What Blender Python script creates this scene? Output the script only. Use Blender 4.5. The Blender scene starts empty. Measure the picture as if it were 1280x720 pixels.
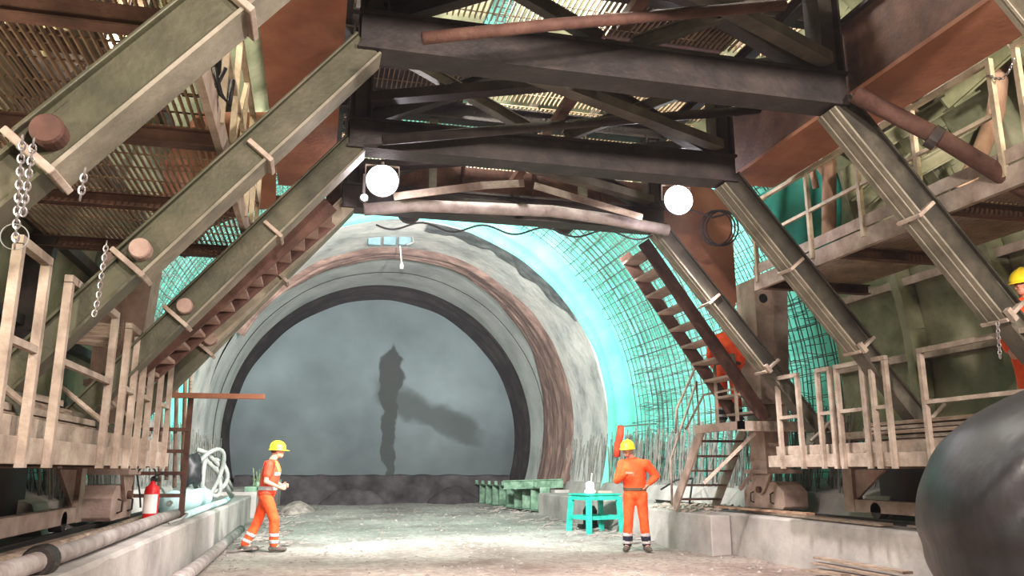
import bpy, bmesh, math, random
from mathutils import Vector, Matrix, noise
random.seed(7)
C = bpy.context.scene.collection
V = Vector
# ------------------------------------------------------------------ camera
F = 1000.0; CZ = 1.3
PIT = math.atan(227/F); YAW = math.atan(250*math.cos(PIT)/F)
FW = V((math.sin(YAW)*math.cos(PIT), math.cos(YAW)*math.cos(PIT), math.sin(PIT)))
RT = V((math.cos(YAW), -math.sin(YAW), 0)); UP = RT.cross(FW)
EYE = V((0, 0, CZ))
def P(x, y, X=None, Y=None, Z=None):
    """measured point: where the sight line of a photo pixel meets a known plane of the place"""
    d = FW + RT*((x-640)/F) + UP*((360-y)/F)
    t = X/d.x if X is not None else Y/d.y if Y is not None else (Z-CZ)/d.z
    return EYE + d*t
cd = bpy.data.cameras.new('camera'); cam = bpy.data.objects.new('camera', cd); C.objects.link(cam)
cd.sensor_width = 36; cd.lens = F*36/1280; cd.clip_start = 0.05; cd.clip_end = 200
cam.location = EYE
cam.matrix_world = Matrix.Translation(EYE) @ Matrix((RT, UP, -FW)).transposed().to_4x4()
bpy.context.scene.camera = cam
CX = 2.29            # tunnel and gantry centre line
# ------------------------------------------------------------------ materials
def ramp_mat(name, cols, rough=.8, metal=0., scale=3., bump=.3, bscale=None, stretch=(1,1,1), spec=.4, detail=8, trans=0.):
    m = bpy.data.materials.new(name); m.use_nodes = True; nt = m.node_tree; n = nt.nodes; l = nt.links
    b = n['Principled BSDF']; b.inputs['Roughness'].default_value = rough; b.inputs['Metallic'].default_value = metal
    b.inputs['Specular IOR Level'].default_value = spec
    tc = n.new('ShaderNodeTexCoord'); mp = n.new('ShaderNodeMapping'); mp.inputs['Scale'].default_value = stretch
    l.new(tc.outputs['Object'], mp.inputs['Vector'])
    no = n.new('ShaderNodeTexNoise'); no.inputs['Scale'].default_value = scale; no.inputs['Detail'].default_value = detail; no.inputs['Roughness'].default_value = .62
    l.new(mp.outputs[0], no.inputs['Vector'])
    r = n.new('ShaderNodeValToRGB'); l.new(no.outputs[0], r.inputs[0])
    e = r.color_ramp.elements
    pts = [.30+.40*i/max(1, len(cols)-1) for i in range(len(cols))]
    e[0].position = pts[0]; e[0].color = lin(cols[0]); e[1].position = pts[-1]; e[1].color = lin(cols[-1])
    for p_, c_ in list(zip(pts, cols))[1:-1]:
        q = e.new(p_); q.color = lin(c_)
    l.new(r.outputs[0], b.inputs['Base Color'])
    if bump:
        n2 = n.new('ShaderNodeTexNoise'); n2.inputs['Scale'].default_value = bscale or scale*5; n2.inputs['Detail'].default_value = 6
        l.new(mp.outputs[0], n2.inputs['Vector'])
        bp = n.new('ShaderNodeBump'); bp.inputs['Strength'].default_value = bump; bp.inputs['Distance'].default_value = .03
        l.new(n2.outputs[0], bp.inputs['Height']); l.new(bp.outputs[0], b.inputs['Normal'])
    return m
def lin(c):
    return tuple(((v/255)/12.92 if v/255 <= .04045 else ((v/255+.055)/1.055)**2.4) for v in c[:3]) + (1,)
def emit_mat(name, c, s):
    m = bpy.data.materials.new(name); m.use_nodes = True; b = m.node_tree.nodes['Principled BSDF']
    b.inputs['Emission Color'].default_value = lin(c); b.inputs['Emission Strength'].default_value = s; b.inputs['Base Color'].default_value = lin(c)
    return m
M = {}
M['steel'] = ramp_mat('dusty olive steel', [(56,53,46),(84,79,68),(110,104,92)], .55, .25, 2.5, .15, 30)
M['green_steel'] = ramp_mat('green tinged steel', [(50,48,38),(72,71,53),(94,88,72)], .5, .2, 1.8, .12, 30)
M['bounce_lit_flange'] = ramp_mat('bounce lit flange steel', [(92,88,74),(122,116,100),(146,138,122)], .65, .1, 3, .15, 30)  # paler underside carries the floor bounce in its colour
M['lamp_lit_sleeve'] = ramp_mat('lamp lit olive sleeve', [(104,96,78),(138,128,108),(162,152,134)], .65, .05, 3, .15, 30)  # lamp light on the farthest left sleeve painted into its colour
M['dark_sleeve'] = ramp_mat('oily grey sleeve', [(40,38,34),(62,58,50),(88,82,70)], .55, .2, 2.5, .12, 30)
M['dark_steel'] = ramp_mat('dark oily steel', [(34,30,30),(52,46,44),(70,62,58)], .55, .3, 3, .15, 25)
M['pale_steel'] = ramp_mat('dust covered pale steel', [(120,106,94),(160,144,130),(188,174,160)], .75, .05, 4, .2, 40)
M['rail_steel'] = ramp_mat('pale guard rail paint', [(140,126,104),(178,164,138),(200,188,160)], .6, .05, 6, .1, 40)
M['rust'] = ramp_mat('rusty brown plate', [(118,74,54),(150,98,72),(172,120,92)], .75, .1, 1.2, .15, 20)
M['rust_dark'] = ramp_mat('dark brown rusted steel', [(58,38,32),(86,58,48),(108,78,66)], .75, .1, 4, .2, 30)
M['bogie'] = ramp_mat('dusty pink brown paint', [(124,102,92),(160,136,124),(184,162,150)], .8, 0, 3, .2, 30)
M['formgreen'] = ramp_mat('olive formwork plate', [(84,86,60),(124,126,98),(156,152,126)], .7, .05, 1.5, .25, 12)
M['formsteel'] = ramp_mat('green formwork steel', [(70,92,76),(104,136,112),(142,168,146)], .7, .05, 5, .25, 30)
M['teal_paint'] = ramp_mat('turquoise paint', [(24,140,122),(36,168,148),(62,182,164)], .5, 0, 6, .05, 30)
M['wood'] = ramp_mat('old plank', [(104,88,76),(142,124,108),(172,154,138)], .85, 0, 6, .3, 20, (1,1,8))
M['pole_wood'] = ramp_mat('tan timber pole', [(128,98,78),(168,134,110),(192,162,138)], .85, 0, 5, .35, 14, (1,1,.3))
M['concrete'] = ramp_mat('side wall concrete', [(128,122,118),(160,154,149),(182,176,170)], .9, 0, 1.2, .35, 14)
M['ring_white'] = ramp_mat('bright shotcrete', [(132,132,128),(172,172,168),(196,192,186),(178,180,178)], .85, 0, .9, .8, 5, (1,1,1))
M['ring_brown'] = ramp_mat('brown rough shotcrete', [(70,56,52),(108,86,78),(150,124,112)], .95, 0, 2.0, .8, 10, (.6,3,.6))
M['ring_grey'] = ramp_mat('smooth grey shotcrete', [(146,150,148),(176,180,176),(196,198,194)], .9, 0, .7, .5, 8)
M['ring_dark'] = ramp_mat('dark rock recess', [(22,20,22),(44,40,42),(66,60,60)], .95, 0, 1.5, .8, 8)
M['membrane'] = ramp_mat('turquoise waterproofing membrane', [(92,190,170),(122,222,202),(150,236,220)], .5, 0, .7, .35, 2.2, (1,.35,1), .35)
M['rebar'] = ramp_mat('reinforcement bar', [(58,66,64),(88,92,88),(116,108,98)], .7, .3, 20, 0)
M['rebar_pale'] = ramp_mat('pale starter bar', [(84,88,86),(120,122,116),(146,128,116)], .8, .1, 8, 0)  # lighter than the cage bars
M['mud'] = ramp_mat('dark mucky rock', [(30,28,30),(62,58,60),(84,80,82)], .95, 0, 1.3, 1., 6)
M['black_rubber'] = ramp_mat('glossy black dusty plastic', [(18,18,20),(34,33,35),(66,62,60)], .46, 0, 2.2, .25, 9, (1,1,.35), .6)
M['orange'] = ramp_mat('orange workwear', [(222,62,22),(244,84,34),(250,104,52)], .8, 0, 6, .3, 16)
M['orange_red'] = ramp_mat('orange red vest fabric', [(228,54,30),(246,78,46)], .7, 0, 6, .25, 14)
M['silver'] = ramp_mat('silver reflective tape', [(176,168,168),(206,200,198)], .4, .1, 10, 0)
M['navy'] = ramp_mat('dark navy cloth', [(26,28,44),(42,42,60)], .85, 0, 8, .1)
M['yellow'] = ramp_mat('yellow helmet plastic', [(240,206,30),(250,222,50)], .35, 0, 3, 0)
M['skin'] = ramp_mat('skin', [(176,120,98),(204,150,126)], .6, 0, 8, 0)
M['hair'] = ramp_mat('brown hair', [(62,44,34),(92,68,52)], .9, 0, 20, .3)
M['boot'] = ramp_mat('dusty boots', [(58,54,50),(112,102,94)], .85, 0, 10, .2)
M['belt'] = ramp_mat('leather belt', [(70,54,40),(104,84,60)], .7, 0, 10, 0)
M['red_paint'] = ramp_mat('red extinguisher paint', [(186,22,26),(210,32,36)], .35, 0, 3, 0)
M['label_white'] = ramp_mat('white label', [(214,208,202),(232,228,222)], .6, 0, 3, 0)
M['black'] = ramp_mat('black plastic', [(20,20,22),(36,36,38)], .5, 0, 4, 0)
M['pipe'] = ramp_mat('dusty grey pipe', [(118,106,102),(152,142,138),(176,168,164)], .6, .05, 5, .15)
M['hose'] = ramp_mat('pale hose', [(104,108,104),(148,150,144)], .65, 0, 5, .1)
M['roll'] = ramp_mat('pale blue fleece roll', [(160,196,196),(192,222,222)], .8, 0, 4, .3)
M['galv'] = ramp_mat('galvanised chain', [(120,112,112),(176,168,166)], .4, .7, 10, 0)
M['cable'] = ramp_mat('black cable', [(18,18,20),(30,30,32)], .6, 0, 8, 0)
M['grating'] = ramp_mat('grating steel', [(104,86,68),(156,130,104)], .65, .2, 4, 0)
M['rubble'] = ramp_mat('rubble stone', [(104,98,92),(150,142,134),(190,178,164)], .95, 0, 4, .3)
M['chips'] = ramp_mat('wood chips', [(128,116,104),(182,170,154)], .9, 0, 6, .2)
M['lens'] = emit_mat('flood lamp lens', (250,248,255), 60)
M['tube_light'] = emit_mat('work light lens', (255,248,236), 30)

def ground_mat():
    m = bpy.data.materials.new('gravelly dirt'); m.use_nodes = True; nt = m.node_tree; n = nt.nodes; l = nt.links
    b = n['Principled BSDF']; b.inputs['Roughness'].default_value = .95
    tc = n.new('ShaderNodeTexCoord')
    def nz(s, d=8, r=.6):
        q = n.new('ShaderNodeTexNoise'); q.inputs['Scale'].default_value = s; q.inputs['Detail'].default_value = d; q.inputs['Roughness'].default_value = r
        l.new(tc.outputs['Object'], q.inputs['Vector']); return q
    a = nz(.55); f = nz(9)
    r1 = n.new('ShaderNodeValToRGB'); l.new(a.outputs[0], r1.inputs[0])
    e = r1.color_ramp.elements; e[0].position = .35; e[0].color = lin((140,130,124)); e[1].position = .68; e[1].color = lin((204,196,188))
    q = e.new(.5); q.color = lin((176,168,162))
    r2 = n.new('ShaderNodeValToRGB'); l.new(f.outputs[0], r2.inputs[0])
    e = r2.color_ramp.elements; e[0].position = .36; e[0].color = (.55,.52,.5,1); e[1].position = .62; e[1].color = (1,1,1,1)
    mx = n.new('ShaderNodeMixRGB'); mx.blend_type = 'MULTIPLY'; mx.inputs[0].default_value = .8
    l.new(r1.outputs[0], mx.inputs[1]); l.new(r2.outputs[0], mx.inputs[2])
    # painted tint: warm lamp light near the gantry, membrane bounce towards the end wall
    sx = n.new('ShaderNodeSeparateXYZ'); l.new(tc.outputs['Object'], sx.inputs[0])
    ad = n.new('ShaderNodeMath'); ad.operation = 'MULTIPLY_ADD'; l.new(a.outputs[0], ad.inputs[0]); ad.inputs[1].default_value = 7.; l.new(sx.outputs[1], ad.inputs[2])
    mr = n.new('ShaderNodeMapRange'); l.new(ad.outputs[0], mr.inputs[0]); mr.inputs[1].default_value = 13.5; mr.inputs[2].default_value = 19
    tint = n.new('ShaderNodeMixRGB'); l.new(mr.outputs[0], tint.inputs[0]); tint.inputs[1].default_value = lin((255,240,232)); tint.inputs[2].default_value = lin((240,250,248))
    m2 = n.new('ShaderNodeMixRGB'); m2.blend_type = 'MULTIPLY'; m2.inputs[0].default_value = 1
    l.new(mx.outputs[0], m2.inputs[1]); l.new(tint.outputs[0], m2.inputs[2]); l.new(m2.outputs[0], b.inputs['Base Color'])
    bp = n.new('ShaderNodeBump'); bp.inputs['Strength'].default_value = .9; bp.inputs['Distance'].default_value = .06
    g = nz(14, 10, .7); l.new(g.outputs[0], bp.inputs['Height']); l.new(bp.outputs[0], b.inputs['Normal'])
    return m
M['ground'] = ground_mat()

def face_mat():
    """end wall: grey shotcrete with a wet stain running down the middle and off to the right"""
    m = bpy.data.materials.new('end wall shotcrete'); m.use_nodes = True; nt = m.node_tree; n = nt.nodes; l = nt.links
    b = n['Principled BSDF']; b.inputs['Roughness'].default_value = .85
    tc = n.new('ShaderNodeTexCoord')
    def nz(s, d=6):
        q = n.new('ShaderNodeTexNoise'); q.inputs['Scale'].default_value = s; q.inputs['Detail'].default_value = d
        l.new(tc.outputs['Object'], q.inputs['Vector']); return q
    a = nz(.35); r1 = n.new('ShaderNodeValToRGB'); l.new(a.outputs[0], r1.inputs[0])
    e = r1.color_ramp.elements; e[0].position = .3; e[0].color = lin((92,104,108)); e[1].position = .7; e[1].color = lin((128,142,144))
    sx = n.new('ShaderNodeSeparateXYZ'); l.new(tc.outputs['Object'], sx.inputs[0])
    w = nz(1.1, 5)
    def math_(op, x, y, z=None, clamp=False):
        q = n.new('ShaderNodeMath'); q.operation = op; q.use_clamp = clamp
        for i, v in enumerate((x, y, z)):
            if v is None: continue
            if isinstance(v, (int, float)): q.inputs[i].default_value = v
            else: l.new(v, q.inputs[i])
        return q.outputs[0]
    X, Z = sx.outputs[0], sx.outputs[2]
    wob = math_('MULTIPLY_ADD', w.outputs[0], 1.0, -.5)
    Xw = math_('ADD', X, wob)
    def smooth(v, lo, hi):
        q = n.new('ShaderNodeMapRange'); q.interpolation_type = 'SMOOTHSTEP'; l.new(v, q.inputs[0]); q.inputs[1].default_value = lo; q.inputs[2].default_value = hi; return q.outputs[0]
    # vertical streak, x0 = SX, from z 1 up to z 6.1 with a wider pointed head
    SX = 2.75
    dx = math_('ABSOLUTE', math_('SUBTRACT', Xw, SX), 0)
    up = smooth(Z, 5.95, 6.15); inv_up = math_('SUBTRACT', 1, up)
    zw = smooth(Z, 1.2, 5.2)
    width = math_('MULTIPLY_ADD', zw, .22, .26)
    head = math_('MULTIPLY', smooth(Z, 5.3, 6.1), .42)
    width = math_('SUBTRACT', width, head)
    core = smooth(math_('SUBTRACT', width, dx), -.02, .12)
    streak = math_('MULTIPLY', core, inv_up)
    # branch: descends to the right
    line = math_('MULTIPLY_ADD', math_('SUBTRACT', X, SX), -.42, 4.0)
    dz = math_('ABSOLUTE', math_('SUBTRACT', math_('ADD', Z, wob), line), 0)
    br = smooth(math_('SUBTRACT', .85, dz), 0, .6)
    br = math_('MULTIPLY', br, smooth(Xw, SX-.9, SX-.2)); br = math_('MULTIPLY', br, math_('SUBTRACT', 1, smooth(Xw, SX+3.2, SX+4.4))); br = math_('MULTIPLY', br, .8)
    # darker lower skirt
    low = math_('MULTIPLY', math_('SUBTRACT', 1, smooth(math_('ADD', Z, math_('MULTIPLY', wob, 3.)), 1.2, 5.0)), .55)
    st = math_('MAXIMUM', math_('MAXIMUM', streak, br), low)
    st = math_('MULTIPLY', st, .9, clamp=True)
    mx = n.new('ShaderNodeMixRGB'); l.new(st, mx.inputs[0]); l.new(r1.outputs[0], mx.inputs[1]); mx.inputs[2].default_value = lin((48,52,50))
    l.new(mx.outputs[0], b.inputs['Base Color'])
    bp = n.new('ShaderNodeBump'); bp.inputs['Strength'].default_value = .35; bp.inputs['Distance'].default_value = .08
    g = nz(2.5, 8); l.new(g.outputs[0], bp.inputs['Height']); l.new(bp.outputs[0], b.inputs['Normal'])
    return m
M['face'] = face_mat()
# ------------------------------------------------------------------ mesh builder
class MB:
    def __init__(s): s.v = []; s.f = []
    def add(s, vs, fs):
        o = len(s.v); s.v += [tuple(v) for v in vs]; s.f += [tuple(i+o for i in f) for f in fs]; return s
    def box(s, x0, x1, y0, y1, z0, z1):
        vs = [(x, y, z) for x in (x0, x1) for y in (y0, y1) for z in (z0, z1)]
        return s.add(vs, [(0,1,3,2),(4,6,7,5),(0,4,5,1),(2,3,7,6),(0,2,6,4),(1,5,7,3)])
    def bar(s, a, b, w, h, side=None):
        """rectangular bar a->b; w across (along side vector), h in the other direction"""
        a = V(a); b = V(b); d = (b-a).normalized()
        sd = V(side) if side is not None else (V((0,0,1)) if abs(d.z) < .9 else V((0,1,0))).cross(d)
        sd = (sd - d*sd.dot(d)).normalized(); u = d.cross(sd).normalized()
        vs = [p + sd*(w/2*i) + u*(h/2*j) for p in (a, b) for i, j in ((-1,-1),(1,-1),(1,1),(-1,1))]
        return s.add(vs, [(3,2,1,0),(4,5,6,7),(0,1,5,4),(1,2,6,5),(2,3,7,6),(3,0,4,7)])
    def hbeam(s, a, b, w, h, side=None, t=.022):
        """I section: flange width w along side, height h"""
        a = V(a); b = V(b); d = (b-a).normalized()
        sd = V(side) if side is not None else (V((0,0,1)) if abs(d.z) < .9 else V((0,1,0))).cross(d)
        sd = (sd - d*sd.dot(d)).normalized(); u = d.cross(sd).normalized()
        s.bar(a, b, t, h-2*t, sd); s.bar(a+u*(h/2-t/2), b+u*(h/2-t/2), w, t, sd); s.bar(a-u*(h/2-t/2), b-u*(h/2-t/2), w, t, sd); return s
    def tube(s, a, b, r, n=10, r2=None, cap=True):
        return s.path([a, b], r, n, cap, r2)
    def path(s, pts, r, n=8, cap=True, r2=None, closed=False):
        pts = [V(p) for p in pts]; k = len(pts); rings = []
        prev = None
        for i, p in enumerate(pts):
            if closed: d = pts[(i+1) % k]-pts[i-1]
            else: d = pts[min(i+1, k-1)]-pts[max(i-1, 0)]
            d.normalize()
            if prev is None: x = d.orthogonal().normalized()
            else: x = (prev - d*prev.dot(d)).normalized()
            prev = x; y = d.cross(x)
            if callable(r): rr = r(i/(k-1))
            else: rr = r if r2 is None else r+(r2-r)*i/(k-1)
            rings.append([p + x*(rr*math.cos(2*math.pi*j/n)) + y*(rr*math.sin(2*math.pi*j/n)) for j in range(n)])
        vs = [v for q in rings for v in q]; fs = []
        for i in range(k if closed else k-1):
            i2 = (i+1) % k
            for j in range(n): fs.append((i*n+j, i*n+(j+1) % n, i2*n+(j+1) % n, i2*n+j))
        if cap and not closed: fs.append(tuple(reversed(range(n)))); fs.append(tuple((k-1)*n+j for j in range(n)))
        return s.add(vs, fs)
    def prism(s, poly, axis, lo, hi):
        """polygon (list of 2D) extruded along axis 0/1/2"""
        def mk(p, t):
            q = list(p); q.insert(axis, t); return q
        n = len(poly); vs = [mk(p, lo) for p in poly] + [mk(p, hi) for p in poly]
        fs = [tuple(range(n)), tuple(reversed(range(n, 2*n)))] + [(i, i+n, (i+1) % n + n, (i+1) % n) for i in range(n)]
        return s.add(vs, fs)
    def lathe(s, prof, c=(0,0,0), n=20, axis=V((0,0,1))):
        c = V(c); ax = V(axis).normalized(); x = ax.orthogonal().normalized(); y = ax.cross(x); k = len(prof)
        vs = [c + ax*z + x*(r*math.cos(2*math.pi*j/n)) + y*(r*math.sin(2*math.pi*j/n)) for r, z in prof for j in range(n)]
        fs = [(i*n+j, i*n+(j+1) % n, (i+1)*n+(j+1) % n, (i+1)*n+j) for i in range(k-1) for j in range(n)]
        fs += [tuple(reversed(range(n))), tuple((k-1)*n+j for j in range(n))]
        return s.add(vs, fs)
    def build(s, name, mat, parent=None, smooth=False, bevel=0, fixn=True):
        me = bpy.data.meshes.new(name); me.from_pydata(s.v, [], s.f)
        o = bpy.data.objects.new(name, me); C.objects.link(o)
        if fixn:
            bm = bmesh.new(); bm.from_mesh(me); bmesh.ops.recalc_face_normals(bm, faces=bm.faces); bm.to_mesh(me); bm.free()
        me.materials.append(M[mat] if isinstance(mat, str) else mat)
        if parent is not None:
            o.parent = parent; o.matrix_parent_inverse = Matrix.Translation(-parent.location) if parent.rotation_euler.z == 0 else parent_world(parent).inverted()
        if smooth:
            for p_ in me.polygons: p_.use_smooth = True
        if bevel:
            md = o.modifiers.new('bevel', 'BEVEL'); md.width = bevel; md.segments = 2; md.limit_method = 'ANGLE'
        return o
def parent_world(o):
    return Matrix.Translation(o.location) @ Matrix.Rotation(o.rotation_euler.z, 4, 'Z')
def thing(name, label, cat, loc=(0,0,0), group=None, rz=0):
    o = bpy.data.objects.new(name, None); C.objects.link(o); o.location = loc; o.rotation_euler.z = rz; o.empty_display_size = .1
    return tag(o, label, cat, group)
def tag(o, label=None, cat=None, group=None, kind=None):
    if label: o['label'] = label
    if cat: o['category'] = cat
    if group: o['group'] = group
    if kind: o['kind'] = kind
    return o
def struct(mb, name, mat, label=None, **k):
    o = mb.build(name, mat, **k); o['kind'] = 'structure'
    if label: o['label'] = label
    return o
def sub(mb, name, mat, parent, **k):
    """child of a part that is itself a mesh at world coordinates"""
    o = mb.build(name, mat, None, **k); o.parent = parent
    return o
def fit(o):      # keep children of a mesh part in world coordinates
    return o

# ------------------------------------------------------------------ SETTING
ZC = 2.5; TC = 2.35      # tunnel circle centre
def floor_z(x, y):
    base = .12*max(0, min(1, (y-20)/10))
    return base + .05*noise.noise(V((x*.5, y*.5, 0))) + .02*noise.noise(V((x*2.3, y*2.3, 3))) + .012*noise.noise(V((x*7, y*7, 5)))
mb = MB(); nx, ny = 130, 420; x0, x1, y0, y1 = -1.75, 8.3, -3., 32.6
vs = [(x0+(x1-x0)*i/nx, y0+(y1-y0)*j/ny, 0) for j in range(ny+1) for i in range(nx+1)]
vs = [(x, y, floor_z(x, y)) for x, y, _ in vs]
mb.add(vs, [(j*(nx+1)+i, j*(nx+1)+i+1, (j+1)*(nx+1)+i+1, (j+1)*(nx+1)+i) for j in range(ny) for i in range(nx)])
struct(mb, 'floor', 'ground', smooth=True, fixn=False)

def revolve(rfun, ys, a0, a1, na, zc=ZC, cx=TC):
    m = MB(); vs = []
    for y in ys:
        for k in range(na+1):
            a = a0+(a1-a0)*k/na; r = rfun(y, a); yy = y
            vs.append((cx+r*math.cos(a), yy, zc+r*math.sin(a)))
    m.add(vs, [(j*(na+1)+i, (j+1)*(na+1)+i, (j+1)*(na+1)+i+1, j*(na+1)+i+1) for j in range(len(ys)-1) for i in range(na)])
    return m
def fr(a, b, st): n = int(round((b-a)/st)); return [a+(b-a)*i/n for i in range(n+1)]
A0, A1 = math.radians(-32), math.radians(212)
def nz(*p): return noise.noise(V(p))
ring = lambda y, a: 5.42 + .05*nz(math.cos(a)*4, math.sin(a)*4, y*.8)
g = revolve(lambda y, a: (6.3 if y < 20.75 else ring(y, a)), [20.7, 20.8]+fr(20.9, 24.2, .15), A0, A1, 160)
struct(g, 'wall_tunnel_front', 'ring_white', smooth=True)
g = revolve(lambda y, a: 5.42 + .02*nz(math.cos(a)*3, math.sin(a)*3, y), fr(24.2, 26.9, .2), A0, A1, 160)
struct(g, 'wall_tunnel_middle', 'ring_grey', smooth=True)
# rough brown band: ragged layers of rock and shotcrete, wide at the stair side, dying out at the other
m = MB(); NA, NT = 220, 34; vs = []; a_0, a_1 = math.radians(-24), math.radians(150)
for i in range(NT+1):
    for k in range(NA+1):
        u = k/NA; a = a_0+(a_1-a_0)*u; t_ = i/NT
        far = 27.2 - 2.6*max(0, min(1, (u-.12)/.4)) + .25*nz(u*14, 3, 1)
        near = 23.7 + .2*nz(u*12, 8, 2) + .6*max(0, (u-.8)/.2)
        far = max(near+.05, far - 1.5*max(0, (u-.85)/.15))
        y = near+(far-near)*t_
        edge = min(1, min(t_, 1-t_)*9)
        r_ = 5.43 - edge*(.17+.10*nz(t_*9+.8*nz(u*5, t_*2, 4), u*2.2, 5)+.05*nz(t_*22, u*5, 6))
        vs.append((TC+r_*math.cos(a), y, ZC+r_*math.sin(a)))
m.add(vs, [(i*(NA+1)+k, (i+1)*(NA+1)+k, (i+1)*(NA+1)+k+1, i*(NA+1)+k+1) for i in range(NT) for k in range(NA)])
struct(m, 'wall_tunnel_band', 'ring_brown', smooth=True)
g = revolve(lambda y, a: 5.4 + .02*nz(math.cos(a)*3, math.sin(a)*3, y), fr(26.9, 28.9, .2), A0, A1, 160)
struct(g, 'wall_tunnel_back', 'ring_grey', smooth=True)
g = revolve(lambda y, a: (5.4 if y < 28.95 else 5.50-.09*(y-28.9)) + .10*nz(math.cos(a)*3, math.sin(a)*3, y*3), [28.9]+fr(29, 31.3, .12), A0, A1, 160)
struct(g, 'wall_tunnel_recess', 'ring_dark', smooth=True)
# end wall disc (slightly domed)
m = MB(); vs = [(TC, 31.0, ZC)]; nr, na = 24, 120
for i in range(1, nr+1):
    for k in range(na):
        a = 2*math.pi*k/na; r = 5.9*i/nr
        vs.append((TC+r*math.cos(a), 31.0+.04*nz(r*math.cos(a), r*math.sin(a), 1)+(.25*max(0, (r-5.1)/.8)), ZC+r*math.sin(a)))
fs = [(0, 1+k, 1+(k+1) % na) for k in range(na)] + [(1+(i-1)*na+k, 1+i*na+k, 1+i*na+(k+1) % na, 1+(i-1)*na+(k+1) % na) for i in range(1, nr) for k in range(na)]
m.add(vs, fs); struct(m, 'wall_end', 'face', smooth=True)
# rough muck step at the foot of the end wall
m = MB(); vs = []; NI, NJ = 120, 18
for j in range(NJ+1):
    for i in range(NI+1):
        x = -2.6+9.8*i/NI; t = j/NJ
        y = 30.0-.35*(1-t)+.12*nz(x*1.4, t*3, 2)+(0 if t < .8 else (t-.8)*5.2); z = .02+1.08*min(1, t/.8)+.07*nz(x*1.6, t*4, 9)
        vs.append((x, y, z))
m.add(vs, [(j*(NI+1)+i, j*(NI+1)+i+1, (j+1)*(NI+1)+i+1, (j+1)*(NI+1)+i) for j in range(NJ) for i in range(NI)])
struct(m, 'trim_1', 'mud', smooth=True)
# dark wet muck heaps against the step
def heap(name, mat, cx, cy, rx, ry, h, label, cat, seed=0, z0=None):
    m = MB(); n = 26; k = 8; vs = [(cx, cy, h+.02)]
    for i in range(1, k+1):
        for j in range(n):
            a = 2*math.pi*j/n; t = i/k; q = 1+.3*nz(math.cos(a)*1.5+seed, math.sin(a)*1.5, seed)
            x = cx+rx*t*q*math.cos(a); y = cy+ry*t*q*math.sin(a)
            zz = (h*(1-t*t) + .10*h*4*nz(x*3, y*3, seed)*(1-t)) - (.06 if i == k else 0)
            vs.append((x, y, zz))
    base = z0 if z0 is not None else floor_z(cx, cy)
    vs = [(x, y, z+base) for x, y, z in vs]
    m.add(vs, [(0, 1+j, 1+(j+1) % n) for j in range(n)] + [(1+(i-1)*n+j, 1+i*n+j, 1+i*n+(j+1) % n, 1+(i-1)*n+(j+1) % n) for i in range(1, k) for j in range(n)])
    o = m.build(name, mat, smooth=True); return tag(o, label, cat)
heap('muck_heap', 'mud', 1.55, 29.5, 1.25, .5, .55, 'black wet muck heap at the foot of the end wall, left of the stain', 'muck', 1)
heap('muck_heap', 'mud', 5.0, 29.5, 1.0, .5, .55, 'black wet muck heap at the foot of the end wall, right of the stain', 'muck', 5)
heap('rubble_heap', 'rubble', -.35, 25.6, .55, .9, .3, 'small pale rubble heap beside the green formwork boards, behind the walking man', 'rubble', 9)
# side walls of the roadway with service benches
def ledge(name, xi, xo, ys, lab):
    m = MB(); pr = []
    n = len(ys)
    for y in ys:
        w = .015*nz(y*2, 1, xi)
        pr.append([(xi+w, y, -.2), (xi+w, y, .60+.02*nz(y*3, 0, 4)), (xi+.03*(1 if xo > xi else -1), y, .635), ((xi+xo)/2, y, .63+.02*nz(y*2, 5, 5)), (xo, y, .62)])
    vs = [v for q in pr for v in q]
    m.add(vs, [(j*5+i, (j+1)*5+i, (j+1)*5+i+1, j*5+i+1) for j in range(n-1) for i in range(4)])
    m.add([pr[0][0], pr[0][1], pr[0][2], pr[0][3], pr[0][4], (xo, ys[0], -.2)], [(0,1,2,3,4,5)])
    m.add([pr[-1][0], pr[-1][1], pr[-1][2], pr[-1][3], pr[-1][4], (xo, ys[-1], -.2)], [(5,4,3,2,1,0)])
    return struct(m, name, 'concrete', lab)
ledge('wall_left', -1.52, -3.9, fr(-3, 23.2, .2), 'low concrete side wall with bench behind it')
ledge('wall_right', 6.45, 8.6, fr(-3, 23.2, .2), 'low concrete side wall carrying the crane rail')
# sloping kickers under the reinforcement
for s, nm in ((1, 'trim_2'), (-1, 'trim_3')):
    m = MB(); px = lambda d: TC+s*d
    m.prism([(px(5.0), .6), (px(5.15), .95), (px(5.75), 1.15), (px(6.6), 1.2), (px(6.6), .4), (px(5.0), .4)], 1, 9.5 if s > 0 else 9.5, 28.5)
    struct(m, nm, 'concrete')
# bench behind the green formwork boards
m = MB(); m.prism([(6.95, 23.2), (8.4, 23.2), (8.4, 30.9), (6.2, 30.9)], 2, -.1, .72); struct(m, 'trim_4', 'concrete')
m = MB(); m.prism([(-1.4, 23.0), (-3.7, 23.0), (-3.7, 30.9), (-.95, 30.9)], 2, -.1, .72); struct(m, 'trim_5', 'concrete')
# waterproofing membrane: the shell wall before the finished rings
def mem(y, a):
    e = max(0, min(1, (y-17.6)/3.0)); r = 6.15 - .80*e*e
    f = .08*nz(math.cos(a)*2.2+4, math.sin(a)*2.2, y*.5) + .03*nz(math.cos(a)*6, math.sin(a)*6, y*1.2)
    ph = y*5.6 + 2.4*nz(math.cos(a)*1.2, math.sin(a)*1.2, y*.15)
    f += (.03+.15*e*(1-.5*e))*(abs(math.sin(ph))-.5)*(.6+.6*nz(math.cos(a)*2, math.sin(a)*2, y*.6+7))
    return r + f
g = revolve(mem, fr(-3, 14, .35)+fr(14.1, 20.66, .05), A0, A1, 200)
struct(g, 'wall_membrane', 'membrane', smooth=True)
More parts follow.
